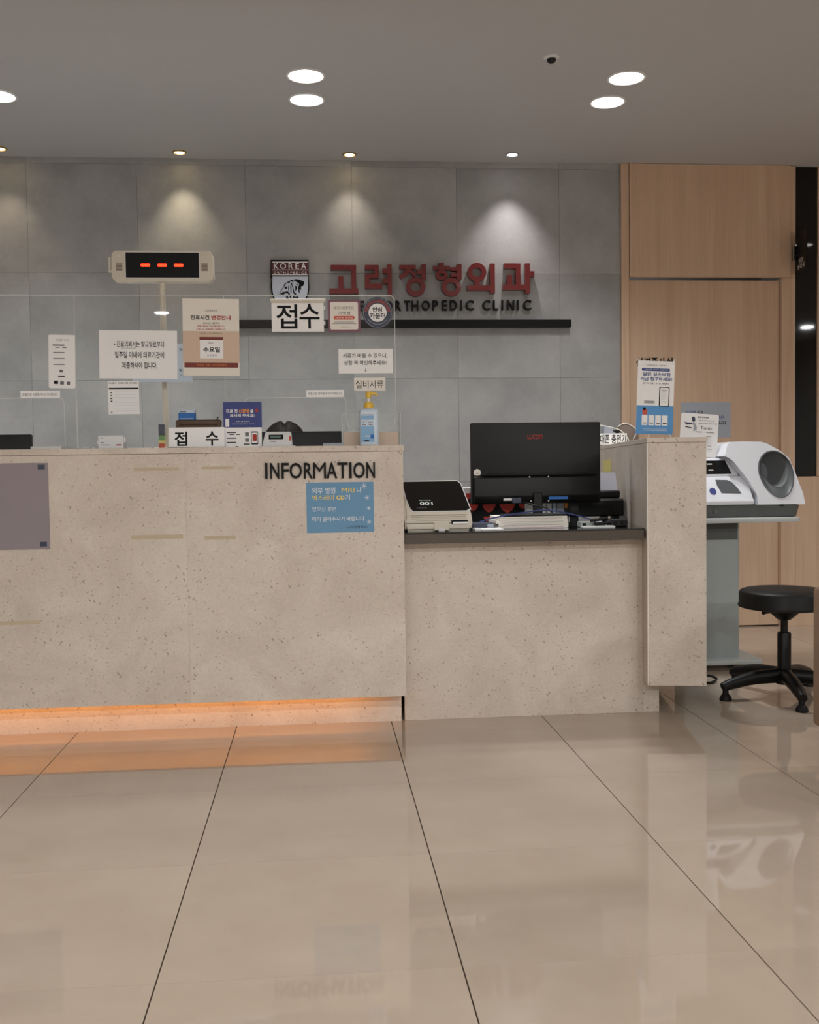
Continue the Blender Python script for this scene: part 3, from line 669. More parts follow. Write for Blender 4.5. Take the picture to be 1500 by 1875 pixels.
# notice on the door
Yd = WALL+0.03
r_ = rect(1247, 736.5, 1338, 801.5, Yd-0.001)
nd = thing('door_notice', 'grey blue paper notice stuck on the oak door', 'notice', ((r_[0]+r_[1])/2, Yd, r_[2]))
obj('sheet', plate(r_, Yd-0.0012, 0.001), 'greyblue', nd)
T(nd, 'printed_text', '임산부', shift(r_, 0.09, 0.30, 0.23, 0.33), Yd-0.0016, 'blueink', 0, 0.01)
T(nd, 'printed_text', '또는', shift(r_, 0.33, 0.45, 0.23, 0.33), Yd-0.0016, 'ink', 0, 0.02)
T(nd, 'printed_text', '가능성 있는 여성은', shift(r_, 0.09, 0.88, 0.38, 0.48), Yd-0.0016, 'blueink', 0, 0.01)
T(nd, 'printed_text', '말씀해 주시기 바랍니다.', shift(r_, 0.09, 0.93, 0.53, 0.64), Yd-0.0016, 'ink', 0, 0.015)
# projecting room plate beside the dark glass
a, b_ = at(1459, 465, WALL-0.012), at(1477, 461, WALL-0.21)
ps = thing('room_plate', 'narrow black projecting room plate hinged beside the dark glass', 'sign', (a.x, WALL, at(1459, 503, WALL).z))
pz0, pz1 = at(1459, 503, WALL-0.012).z, at(1459, 430, WALL-0.012).z
bm = prism([(a.x, a.y), (b_.x, b_.y), (b_.x+0.006, b_.y+0.001), (a.x+0.006, a.y+0.001)], pz0, pz1, axis='Z')
obj('plate', bm, 'deepblack', ps)
d_ = Vector((b_.x-a.x, b_.y-a.y, 0)); ang = math.atan2(d_.y, d_.x); Lp = d_.length
for body, fa, fb, h0, h1 in (('임상', 0.24, 0.72, 0.64, 0.77), ('병리실', 0.12, 0.82, 0.79, 0.92)):
    t_ = text_bm(body, Lp*fa, Lp*fb, pz1-(pz1-pz0)*h1, pz1-(pz1-pz0)*h0, 0, 0, 0.015)
    bmesh.ops.transform(t_, matrix=Matrix.Translation((a.x, a.y, 0)) @ Matrix.Rotation(ang, 4, 'Z') @ Matrix.Translation((0, -0.0012, 0)), verts=t_.verts[:])
    obj('printed_text', t_, 'whiteink', ps)
bx0 = at(1449, 460, WALL).x
obj('bracket', B(bx0, a.x+0.004, WALL-0.03, WALL-0.0045, at(1455, 478, WALL).z, at(1455, 452, WALL).z, bev=0.003), 'chrome', ps)
for k in (-0.03, 0.0, 0.028): obj('hinge_knuckle', B(bx0+0.004, a.x+0.006, WALL-0.036, WALL-0.03, at(1455, 465, WALL).z+k-0.009, at(1455, 465, WALL).z+k+0.009, bev=0.003), 'blackmetal', ps)

# ------------------------------------------------------------------ acrylic screens on the counter
SY = 4.08; ZT = at(480, 541, SY).z
def screen(x0, x1, label, slot=None, round_tr=False, round_br=False):
    """clear sheet standing on the counter; slot = (xa, xb, z) opening with rounded top corners"""
    t = thing('acrylic_screen', label, 'screen', ((x0+x1)/2, SY, CT), 'clear screens along the counter')
    r = 0.02; pts = [(x0, CT)]
    if slot:
        xa, xb, z = slot
        pts += [(xa, CT)] if xa > x0 else []
        pts += [(xa+r-r*math.cos(R(a)), z-r+r*math.sin(R(a))) for a in range(0, 91, 15)] + [(xb-r+r*math.sin(R(a)), z-r+r*math.cos(R(a))) for a in range(0, 91, 15)] + [(xb, CT)]
    pts += [(x1, CT)]
    pts += [(x1-r+r*math.cos(R(a)), ZT-r+r*math.sin(R(a))) for a in range(0, 91, 15)] if round_tr else [(x1, ZT)]
    pts += [(x0, ZT)]
    bm = prism(pts, SY, SY+0.004)
    for f in bm.faces: f.material_index = 0 if abs(f.normal.y) > 0.9 else 1
    obj('pane', bm, ['acrylic', 'acr_glint'], t)
    obj('edge_glint', tube([(u, SY-0.0012, v) for u, v in pts+pts[:1]], 0.0019, 6, False), 'acr_glint', t)  # pale tube painted as the light that gathers along the sheet outline
    for k in (0.06, 0.94):
        xc = x0+(x1-x0)*k
        obj('foot_bracket', B(xc-0.02, xc+0.02, SY+0.0045, SY+0.03, CT, CT+0.012, bev=0.001), 'holder', t)
    return t
xm1, xm2, xm3 = at(141.5, 750, SY).x, at(413, 710, SY).x, at(723.5, 650, SY).x
screen(-2.3, xm1-0.002, 'clear screen with a pass slot at the photo left edge', slot=(-2.0, at(118, 750, SY).x, at(40, 729, SY).z))
screen(xm1, xm2-0.002, 'clear middle screen behind the taped notices and number display')
screen(xm2, xm3, 'clear right screen with a wide pass slot and round sticker', slot=(at(450, 760, SY).x, at(634, 760, SY).x, at(540, 728, SY).z), round_tr=True)

# ------------------------------------------------------------------ notices taped to the screens
PY = SY-0.0044
def notice(name, label, r_px, m='paper', cat='notice', Y=PY, rad=0.0, rot=0.0, lines=()):
    r_ = rect(*r_px, Y)
    t = thing(name, label, cat, ((r_[0]+r_[1])/2, Y, r_[2]))
    obj('sheet', plate(r_, Y, 0.0008, rad), m, t)
    for li, ln in enumerate(lines):
        body, fr, mm = ln[0], ln[1], ln[2]; bd = ln[3] if len(ln) > 3 else 0.0
        dd = 0.0004+0.00012*li
        if body == '#': obj('printed_bar', plate(shift(r_, *fr), Y-dd, 0.0001), mm, t)
        elif body == '##': obj('printed_panel', plate(shift(r_, *fr), Y-dd, 0.0001, bd or 0), mm, t)
        else: T(t, 'printed_text', body, shift(r_, *fr), Y-dd, mm, 0, bd)
    if rot: t.rotation_euler = (0, R(rot), 0)
    return t
notice('tall_card', 'tall white price card with a column of lines on left screen', (88, 613, 137, 711), 'paper', rad=0.006, rot=1.0, lines=(
    ('비급여 안내', (0.3, 0.75, 0.08, 0.115), 'grink'), ('#', (0.16, 0.6, 0.185, 0.205), 'ink'), ('#', (0.26, 0.42, 0.23, 0.243), 'ink'), ('#', (0.52, 0.68, 0.23, 0.243), 'ink'),
    ('#', (0.18, 0.6, 0.325, 0.342), 'grink'), ('#', (0.18, 0.6, 0.435, 0.452), 'grink'), ('#', (0.18, 0.6, 0.545, 0.562), 'grink'), ('#', (0.41, 0.53, 0.655, 0.70), 'grink'),
    ('#', (0.36, 0.60, 0.765, 0.785), 'ink'), ('#', (0.20, 0.35, 0.86, 0.92), 'ink'), ('#', (0.43, 0.57, 0.87, 0.93), 'grink'), ('#', (0.68, 0.80, 0.875, 0.935), 'grink')))
notice('slot_label', 'small white label strip over the slot of the left screen', (37.5, 715.5, 110, 729), 'paper', 'label', lines=(('문틈으로 서류를 주시기 바랍니다', (0.05, 0.94, 0.32, 0.7), 'ink'),))
notice('pale_blue_sheet', 'pale blue sheet half hidden behind the handwritten notice', (242, 629, 352, 699.5), 'paleblue', Y=PY+0.0009, lines=(
    ('및', (0.79, 0.84, 0.12, 0.19), 'ink'), ('및 중', (0.78, 0.88, 0.66, 0.73), 'ink', 0.02), ('서류', (0.79, 0.88, 0.80, 0.86), 'grink')))
notice('handwritten_notice', 'white sheet with three lines of bold brush writing about referrals', (181, 605, 324, 693.5), 'paper', rot=0.7, lines=(
    ('• 진료의뢰서는 발급일로부터', (0.19, 0.83, 0.22, 0.35), 'ink', 0.012), ('일주일 이내에 의료기관에', (0.20, 0.83, 0.44, 0.57), 'ink', 0.012), ('제출하셔야 합니다.', (0.29, 0.74, 0.655, 0.79), 'ink', 0.012), ('#', (0.28, 0.48, 0.365, 0.37), 'ink')))
notice('table_sheet', 'white fee table sheet hanging below the handwritten notice', (198, 697.5, 255, 758.5), 'paper', Y=PY-0.001, lines=(
    ('비급여 진료비용 안내표', (0.03, 0.95, 0.035, 0.09), 'ink', 0.01), ('#', (0.03, 0.98, 0.205, 0.25), 'ink'), ('#', (0.08, 0.13, 0.34, 0.365), 'ink'), ('#', (0.08, 0.13, 0.425, 0.45), 'ink'), ('#', (0.07, 0.14, 0.51, 0.54), 'ink'),
    ('#', (0.08, 0.14, 0.59, 0.62), 'ink'), ('#', (0.08, 0.13, 0.93, 0.955), 'ink')) + tuple(('#', (0.2, 0.96, z, z+0.006), 'paleblue') for z in (0.33, 0.41, 0.49, 0.57, 0.65, 0.73, 0.81, 0.89)))
notice('hours_poster', 'cream and peach poster announcing changed clinic hours', (334, 547, 437.5, 688), 'paper2', 'poster', Y=PY-0.0006, rot=0.6, lines=(
    ('##', (0.0, 1.0, 0.42, 0.83), 'peach'), ('고려정형외과', (0.39, 0.62, 0.14, 0.17), 'ink'), ('진료시간', (0.14, 0.48, 0.215, 0.275), 'ink', 0.03), ('변경안내', (0.51, 0.85, 0.215, 0.275), 'redink', 0.03),
    ('2024년 3월부터', (0.36, 0.65, 0.305, 0.33), 'ink'), ('매주 수요일 오전 휴진합니다', (0.26, 0.74, 0.345, 0.37), 'redink', 0.01), ('오후 1시 30분부터 진료합니다', (0.24, 0.76, 0.385, 0.41), 'redink', 0.01), ('내원 예약 시 참고 부탁드립니다', (0.30, 0.70, 0.44, 0.46), 'grink'),
    ('#', (0.295, 0.71, 0.497, 0.535), 'brownred'), ('##', (0.30, 0.715, 0.538, 0.775), 'paper'), ('매주', (0.455, 0.54, 0.56, 0.59), 'grink'), ('수요일', (0.36, 0.655, 0.625, 0.695), 'ink', 0.03), ('오전 휴진', (0.425, 0.595, 0.72, 0.75), 'grink'),
    ('#', (0.025, 0.975, 0.832, 0.893), 'brownred'), ('수요일 오후 2시 진료시작', (0.24, 0.77, 0.845, 0.88), 'orange')))
# white flip sign
fs = notice('reception_flip_sign', 'white hanging reception sign with two big black Korean syllables', (497.5, 549, 593, 607.5), 'paper', 'sign', Y=PY-0.002)
r_ = rect(495, 547, 596, 555, PY-0.002)
obj('hanger_roll', tube([(r_[0], PY-0.006, (r_[2]+r_[3])/2), (r_[1], PY-0.006, (r_[2]+r_[3])/2)], 0.0075, 14, False), 'ivory', fs, 40)
r_ = rect(497.5, 549, 593, 607.5, PY-0.002)
T(fs, 'printed_text', '접', shift(r_, 0.09, 0.49, 0.14, 0.90), PY-0.0026, 'ink', 0, 0.012)
T(fs, 'printed_text', '수', shift(r_, 0.53, 0.92, 0.12, 0.90), PY-0.0026, 'ink', 0, 0.012)
for fz in (0.25, 0.72): obj('clip', B(r_[1]-0.001, r_[1]+0.006, PY-0.004, PY+0.0, r_[3]-(r_[3]-r_[2])*fz-0.008, r_[3]-(r_[3]-r_[2])*fz+0.008, bev=0.001), 'white', fs)
notice('local_card_sticker', 'square card-payment sticker with mauve frame beside the reception sign', (600.5, 549.5, 660, 607.5), 'mauveframe', 'sticker', rad=0.002, lines=(
    ('##', (0.07, 0.93, 0.06, 0.93), 'paper2', 0.006), ('대전사랑카드', (0.18, 0.81, 0.20, 0.30), 'ink'), ('가맹점', (0.32, 0.68, 0.36, 0.47), 'ink'), ('##', (0.18, 0.82, 0.50, 0.62), 'orangered', 0.006), ('캐시백 혜택점', (0.23, 0.77, 0.525, 0.595), 'whiteink'),
    ('#', (0.19, 0.80, 0.685, 0.70), 'grink'), ('#', (0.13, 0.87, 0.74, 0.755), 'grink'), ('대전광역시', (0.40, 0.68, 0.83, 0.87), 'ink')))
# round sticker
c_ = at(691.5, 572.5, PY); k = (at(791.5, 572.5, PY).x-c_.x)/100
rs = thing('round_sticker', 'round navy safe-counter sticker at the right screen corner', 'sticker', (c_.x, PY, c_.z-28*k))
obj('disc', prism(ell(c_.x, c_.z, 27.5*k, 28.5*k, 48), PY, PY+0.0008), 'slate', rs)
obj('inner_disc', prism(ell(c_.x, c_.z, 16.5*k, 16.5*k, 40), PY-0.0004, PY-0.0001), 'paper', rs)
obj('rim_line', ring_plate(ell(c_.x, c_.z, 25.8*k, 26.6*k, 48), ell(c_.x, c_.z, 25.2*k, 26.0*k, 48), PY-0.0004, PY-0.0001), 'greyblue', rs)
T(rs, 'printed_text', '안심', (c_.x-9*k, c_.x+8*k, c_.z+1*k, c_.z+10.5*k), PY-0.0006, 'ink', 0, 0.03)
T(rs, 'printed_text', '카운터', (c_.x-14.5*k, c_.x+14*k, c_.z-11*k, c_.z-0.5*k), PY-0.0006, 'ink', 0, 0.03)
for q, ch in enumerate('대전형★유성형★안심형'):
    a = R(168-156*q/10); cx, cz = c_.x+21*k*math.cos(a), c_.z+21*k*math.sin(a)
    bm = text_bm('*' if ch == '★' else ch, -2.6*k, 2.6*k, -2.9*k, 2.9*k, PY-0.0006)
    bmesh.ops.transform(bm, matrix=Matrix.Translation((cx, 0, cz)) @ Matrix.Rotation(-(a-math.pi/2), 4, 'Y'), verts=bm.verts[:])
    obj('ring_letter', bm, 'orangered', rs)
bm = bmesh.new()
for q in range(14):
    a = R(215+110*q/13); t_ = B(-1.2*k, 1.2*k, PY-0.0006, PY-0.0003, -0.5*k, 0.5*k); merge(bm, t_, Matrix.Translation((c_.x+21*k*math.cos(a), 0, c_.z+21*k*math.sin(a))) @ Matrix.Rotation(-(a-math.pi/2), 4, 'Y'))
obj('ring_small_print', bm, 'greyblue', rs)
notice('check_name_notice', 'white notice with two lines asking to check names, small arrow below', (620, 639, 719.5, 683.5), 'paper', lines=(
    ('서류가 바뀔 수 있으니,', (0.08, 0.90, 0.18, 0.37), 'ink', 0.008), ('성함 꼭 확인해주세요!', (0.10, 0.88, 0.48, 0.66), 'ink', 0.008), ('↓', (0.475, 0.515, 0.77, 0.95), 'ink')))
notice('document_label', 'cream label reading insurance papers above the sanitizer pump', (648.5, 691.5, 706, 715), 'paper2', 'label', lines=(('실비서류', (0.05, 0.93, 0.2, 0.82), 'ink'),))
notice('slot_label', 'small white label strip over the slot of the right screen', (561, 714, 630, 727), 'paper', 'label', lines=(('문틈으로 서류를 주시기 바랍니다', (0.05, 0.94, 0.32, 0.7), 'ink'),))

# ------------------------------------------------------------------ number display on a pole
DYD = 4.17
r_ = rect(204, 459, 390, 515, DYD-0.03)
nd = thing('number_display', 'ivory queue number display on a pole with three red dashes', 'display', (at(300, 820, DYD).x, DYD, CT))
obj('housing', prism(rrect(*r_, 0.022, 6), DYD-0.03, DYD+0.03, bev=0.003), 'ivory', nd, 40)
s_ = shift(r_, 0.142, 0.862, 0.07, 0.88)
obj('bezel', plate((s_[0]-0.003, s_[1]+0.003, s_[2]-0.003, s_[3]+0.003), DYD-0.032, 0.002), 'white', nd)
scr = obj('screen', plate(s_, DYD-0.034, 0.002), 'screenblack', nd)
for fx in (0.205, 0.435, 0.66): obj('led_dash', prism(rrect(*shift(s_, fx, fx+0.125, 0.45, 0.57), 0.003), DYD-0.0352, DYD-0.034), 'ledred', scr)
for fx in (0.045, 0.885):
    g = shift(r_, fx, fx+0.062, 0.40, 0.66); bm = bmesh.new()
    sp = obj('speaker_grille', plate(g, DYD-0.0312, 0.0015), 'kraft', nd)
    for q in range(6):
        z = g[2]+(g[3]-g[2])*(q+0.5)/6; box(bm, g[0], g[1], DYD-0.0322, DYD-0.0312, z-0.0006, z+0.0006)
    obj('grille_ribs', bm, 'ivory', sp)
w_ = r_[1]-r_[0]
obj('antenna', B(r_[0]-0.016, r_[0]-0.007, DYD-0.008, DYD+0.004, r_[3]-0.075, r_[3]-0.02, bev=0.003), 'ivory', nd)
obj('antenna_joint', B(r_[0]-0.016, r_[0]+0.002, DYD-0.008, DYD+0.004, r_[3]-0.082, r_[3]-0.070, bev=0.002), 'ivory', nd)
obj('side_button', B(r_[1]-0.001, r_[1]+0.003, DYD-0.006, DYD+0.006, r_[2]+0.012, r_[2]+0.03, bev=0.001), 'white', nd)
obj('indicator', lathe([(0.003, 0), (0.003, 0.001)], 0, 0, 10), 'white', nd).matrix_parent_inverse = WM[nd.name].inverted() @ Matrix.Translation((r_[0]+0.03, DYD-0.031, r_[3]-0.022)) @ Matrix.Rotation(R(90), 4, 'X')
px0 = at(299.5, 600, DYD).x
obj('pole', tube([(px0, DYD, CT+0.004), (px0-0.001, DYD, r_[2]-0.02)], 0.0115, 20, False), 'ivory', nd, 40)
obj('pole_collar', tube([(px0, DYD, r_[2]-0.028), (px0, DYD, r_[2]+0.003)], 0.0135, 20, False), 'ivory', nd, 40)
obj('base_plate', lathe([(0.05, CT+0.0005), (0.05, CT+0.006), (0.045, CT+0.009), (0.012, CT+0.010)], px0, DYD, 28), 'ivory', nd, 40)

# ------------------------------------------------------------------ things standing on the counter
def stand_rect(x0, y0, x1, Y): # on the counter top
    r = rect(x0, y0, x1, y0+10, Y); return r[0], r[1], CT, r[3]
# white card box at left
r_ = stand_rect(180, 797.5, 227, 3.97)
t = thing('white_card_box', 'small white box with fine print lying on the counter left', 'box', ((r_[0]+r_[1])/2, 3.98, CT))
obj('carton', B(r_[0], r_[1], 3.96, 4.02, CT+0.0003, r_[3], bev=0.003), 'white', t)
obj('flap', prism([(r_[1]-0.001, CT+0.02), (r_[1]+0.006, CT+0.03), (r_[1]+0.002, r_[3]-0.006), (r_[1]-0.001, r_[3]-0.004)], 3.97, 4.01), 'paper', t)
obj('flap', prism([(r_[0]+0.001, CT+0.012), (r_[0]-0.006, CT+0.022), (r_[0]+0.001, r_[3]-0.008)], 3.97, 4.01), 'paper', t)
for fr, m_ in (((0.12, 0.45, 0.68, 0.72), 'grink'), ((0.72, 0.92, 0.66, 0.75), 'redink'), ((0.1, 0.2, 0.15, 0.2), 'grink'), ((0.1, 0.25, 0.5, 0.54), 'grink')):
    obj('printed_bar', plate(shift(r_, *fr), 3.9594, 0.0005), m_, t)
r_ = stand_rect(60, 817.5, 116, 3.95)
tag(obj('acrylic_tray', B(r_[0], r_[1], 3.92, 4.05, CT+0.0003, r_[3], bev=0.001), 'holder'), 'thin clear acrylic tray lying on the counter by the left screen', 'tray')
r_ = stand_rect(238, 818, 279, 3.99)
tag(obj('paper_slip', B(r_[0], r_[1], 3.95, 4.03, CT+0.0003, CT+0.003), 'paper'), 'small white paper slip lying right of the white box', 'paper')
# coloured index tabs beside the pole
x0, x1 = at(291, 800, 4.12).x, at(299, 800, 4.12).x
t = thing('index_tab_stand', 'upright stack of blue green yellow and red index tabs by the pole', 'stationery', ((x0+x1)/2, 4.13, CT))
zs = [at(295, y, 4.12).z for y in (777, 797, 806, 812, 819)]; zs[-1] = CT+0.0003
for q, m_ in enumerate(('slate', 'green', 'noteyellow', 'orangered')): obj('tab_block', B(x0, x1+0.004, 4.115, 4.14, zs[q+1], zs[q]-0.0004), m_, t)
# reception name plate (접 수) on a black base
r_ = stand_rect(309, 782.5, 411, 3.95)
t = thing('reception_plate', 'white paper nameplate with two widely spaced Korean syllables on the counter', 'nameplate', ((r_[0]+r_[1])/2, 3.95, CT))
obj('base_strip', B(r_[0]-0.006, r_[1]+0.002, 3.935, 4.0, CT+0.0003, CT+0.003), 'blackgloss', t)
obj('plate', prism([(3.945, CT+0.0032), (3.947, CT+0.0032), (3.958, r_[3]), (3.956, r_[3])], r_[0], r_[1], axis='X'), 'paper', t)
obj('rear_fold', prism([(3.995, CT+0.0032), (3.997, CT+0.0032), (3.9575, r_[3]), (3.9565, r_[3]-0.001)], r_[0], r_[1], axis='X'), 'paper', t)
for ch, fa, fb in (('접', 0.10, 0.33), ('수', 0.66, 0.89)):
    q = shift(r_, fa, fb, 0.2, 0.9); bm = text_bm(ch, *q, 3.944, 0.0, 0.02)
    for v in bm.verts: v.co.y = 3.9444+(v.co.z-CT)/(r_[3]-CT)*0.011
    obj('printed_text', bm, 'ink', t)
# carved wooden tray with tissue pack behind the plate
r_ = stand_rect(324, 769, 405, 4.03)
t = thing('wooden_tray', 'dark carved wooden box standing behind the nameplate', 'box', ((r_[0]+r_[1])/2, 4.03, CT))
obj('tray_body', B(r_[0]+0.003, r_[1]-0.003, 4.005, 4.06, CT+0.0003, r_[3]-0.006, bev=0.003), 'bark', t)
obj('carved_rim', B(r_[0], r_[1], 4.002, 4.063, r_[3]-0.022, r_[3], bev=0.006, seg=3), 'bark', t, 50)
obj('corner_post', B(r_[0]-0.001, r_[0]+0.012, 4.0, 4.012, CT+0.0003, r_[3]-0.004, bev=0.002), 'bark', t)
obj('corner_post', B(r_[1]-0.012, r_[1]+0.001, 4.0, 4.012, CT+0.0003, r_[3]-0.004, bev=0.002), 'bark', t)
pz = r_[3]
tag(obj('pen', tube([at(395, 772, 4.03), at(400, 763, 4.03)], 0.002, 8, False), 'ink'), 'dark pen tip poking out of the carved wooden box', 'pen')
r_ = rect(328, 751, 358, 771, 4.04)
t = thing('blue_box', 'small blue carton with pale blue top on the wooden box', 'box', ((r_[0]+r_[1])/2, 4.04, pz))
obj('carton', B(r_[0], r_[1], 4.02, 4.06, pz+0.0002, pz+(r_[3]-pz)*0.68, bev=0.001), 'blue', t)
obj('lid', B(r_[0], r_[1], 4.02, 4.06, pz+(r_[3]-pz)*0.68, r_[3], bev=0.0015), 'paleblue', t)
obj('printed_bar', B(r_[0]+0.004, r_[0]+0.03, 4.0193, 4.02, r_[3]-0.009, r_[3]-0.006), 'slate', t)
obj('printed_bar', B(r_[0]+0.006, r_[1]-0.006, 4.0193, 4.0201, pz+0.003, pz+0.006), 'paleblue', t)
# blue and white id card sign
r_ = stand_rect(408.5, 736, 479, 3.97); zm = at(444, 782.5, 3.97).z
t = thing('id_card_sign', 'standing sign with navy top and white lower half asking for identity cards', 'sign', ((r_[0]+r_[1])/2, 3.97, CT))
up = (r_[0], r_[1], zm, r_[3]); dn = (r_[0]+0.001, r_[1]-0.001, CT, zm-0.001)
obj('upper_board', plate(up, 3.97, 0.003), 'navy', t); obj('lower_board', plate((dn[0], dn[1], CT+0.0003, dn[3]), 3.9655, 0.003, 0.002), 'paper', t)
obj('easel_leg', prism([(3.974, CT+0.0003), (3.977, CT+0.0003), (3.975, CT+0.1), (3.9735, CT+0.1)], (r_[0]+r_[1])/2-0.03, (r_[0]+r_[1])/2+0.03, axis='X'), 'paper', t)
for body, fr, m_, bd in (('진료 전', (0.07, 0.37, 0.29, 0.43), 'whiteink', 0.03), ('신분증', (0.40, 0.69, 0.27, 0.44), 'orange', 0.03), ('을', (0.70, 0.79, 0.30, 0.43), 'whiteink', 0.03), ('제시해 주세요!', (0.17, 0.81, 0.47, 0.60), 'whiteink', 0.02),
                         ('2024년 5월 20일부터', (0.32, 0.68, 0.74, 0.79), 'whiteink', 0), ('건강보험 본인확인 의무화', (0.22, 0.80, 0.84, 0.89), 'greyblue', 0)):
    T(t, 'printed_text', body, shift(up, *fr), 3.9694, m_, 0, bd)
obj('printed_seal', prism(ell(up[0]+(up[1]-up[0])*0.87, up[3]-(up[3]-up[2])*0.34, 0.006, 0.007, 20), 3.9693, 3.9698), 'redink', t)
for fx in (0.05, 0.10): obj('printed_figure', prism(rrect(*shift(up, fx, fx+0.05, 0.66, 0.98), 0.003), 3.9692, 3.9698), 'whiteink', t)
for fr, m_ in (((0.08, 0.32, 0.22, 0.27), 'ink'), ((0.15, 0.28, 0.32, 0.36), 'ink'), ((0.32, 0.42, 0.32, 0.36), 'ink'), ((0.08, 0.33, 0.50, 0.55), 'ink'), ((0.08, 0.32, 0.72, 0.77), 'ink'), ((0.56, 0.66, 0.24, 0.44), 'grink'), ((0.56, 0.66, 0.55, 0.72), 'grink'), ((0.52, 0.68, 0.81, 0.86), 'ink'), ((0.30, 0.38, 0.94, 0.97), 'ink')):
    obj('printed_bar', plate(shift(dn, *fr), 3.965, 0.0004), m_, t)
ph = obj('printed_phone', prism(rrect(*shift(dn, 0.72, 0.90, 0.2, 0.86), 0.003), 3.9648, 3.9653), 'ink', t)
obj('phone_face', prism(rrect(*shift(dn, 0.735, 0.885, 0.26, 0.80), 0.001), 3.9643, 3.9647), 'paper', ph)
obj('phone_badge', prism(rrect(*shift(dn, 0.755, 0.865, 0.34, 0.68), 0.003), 3.9638, 3.9642), 'redink', ph)
# card terminal
r_ = stand_rect(481, 790.5, 535, 3.96)
t = thing('card_terminal', 'white wedge card terminal with a dark display on the counter', 'terminal', ((r_[0]+r_[1])/2, 3.96, CT))
x0, x1, zt = r_[0], r_[1], r_[3]
bm = prism([(3.93, CT+0.004), (3.93, CT+0.012), (3.965, zt), (4.02, zt-0.002), (4.03, CT+0.004)], x0, x1, axis='X')
for v in bm.verts:
    if v.co.z > zt-0.01: v.co.x += 0.010*(1 if v.co.x < (x0+x1)/2 else -0.4)
bmesh.ops.bevel(bm, geom=bm.edges[:], offset=0.003, segments=2, affect='EDGES')
obj('body', bm, 'white', t, 40)
obj('foot_plate', B(x0-0.002, x1+0.012, 3.925, 4.035, CT+0.0003, CT+0.004, bev=0.001), 'white', t)
sl = lambda z: 3.93+(z-CT-0.012)/(zt-CT-0.012)*0.035
def slant(px, name, m_, d, par):
    z0, z1 = zt-(zt-CT)*px[3], zt-(zt-CT)*px[2]; xa, xb = x0+(x1-x0)*px[0], x0+(x1-x0)*px[1]
    return obj(name, prism([(sl(z0)-d, z0), (sl(z0)+0.001, z0), (sl(z1)+0.001, z1), (sl(z1)-d, z1)], xa, xb, axis='X'), m_, par)
ds = slant((0.21, 0.70, 0.19, 0.50), 'display', 'blackgloss', 0.0012, t)
slant((0.26, 0.62, 0.26, 0.42), 'display_digits', 'lcd', 0.0016, ds)
slant((0.90, 0.96, 0.30, 0.60), 'side_badge', 'orangered', 0.0012, t)
slant((0.27, 0.45, 0.64, 0.67), 'maker_mark', 'grink', 0.0012, t)
# pale papers between terminal and holder
r_ = stand_rect(592, 811.5, 629, 4.0)
tag(obj('folded_leaflets', B(r_[0], r_[1], 3.96, 4.05, CT+0.0003, r_[3], bev=0.001), 'greyblue'), 'pale blue folded leaflets lying by the clear holder', 'leaflet')
# clear brochure holder
x0, x1 = at(626, 790, 4.0).x, at(733, 790, 4.0).x; zt = at(680, 757, 4.0).z; zl = at(680, 785, 4.0).z
t = thing('brochure_holder', 'clear acrylic brochure holder behind the sanitizer bottle', 'holder', ((x0+x1)/2, 4.0, CT))
def plz(pts, y0, y1, nm):
    bm = prism(pts, y0, y1)
    for f in bm.faces: f.material_index = 0 if max(abs(f.normal.y), abs(f.normal.x)) > 0.9 and f.calc_area() > 0.0006 else 1
    obj(nm, bm, ['acrylic', 'acr_glint'], t)
r0 = 0.02
u_pts = [(x0, CT+0.0005), (x1, CT+0.0005), (x1, zt), (x1-0.016, zt), (x1-0.022, zl+r0)] + [(x1-0.022-r0+r0*math.cos(R(a)), zl+r0-r0*math.sin(R(a))) for a in range(15, 91, 15)] + [(x0+0.022+r0-r0*math.sin(R(a)), zl+r0-r0*math.cos(R(a))) for a in range(0, 91, 15)] + [(x0+0.016, zt), (x0, zt)]
plz(u_pts, 3.985, 3.988, 'front_panel')
obj('edge_glint', tube([(u, 3.984, v) for u, v in u_pts+u_pts[:1]], 0.0017, 6, False), 'acr_glint', t)  # pale outline tube imitates the bright glow of the holder's edge
plz([(x0, CT+0.0005), (x1, CT+0.0005), (x1, zt+0.004), (x0, zt+0.004)], 4.038, 4.041, 'rear_panel')
plz([(x0, CT+0.0005), (x0+0.003, CT+0.0005), (x0+0.003, zt), (x0, zt)], 3.9885, 4.0375, 'side_panel')
plz([(x1-0.003, CT+0.0005), (x1, CT+0.0005), (x1, zt), (x1-0.003, zt)], 3.9885, 4.0375, 'side_panel')
obj('floor_panel', B(x0+0.0035, x1-0.0035, 3.9885, 4.0375, CT+0.0005, CT+0.003), 'holder', t)
obj('divider', B((x0+x1)/2-0.0015, (x0+x1)/2+0.0015, 3.9885, 4.0375, CT+0.0035, zl-0.004), 'holder', t)
tag(obj('insurance_forms', B(x0+0.006, x1-0.006, 4.005, 4.025, CT+0.0035, at(680, 791, 4.01).z), 'peach'), 'cream forms standing inside the clear holder', 'papers')
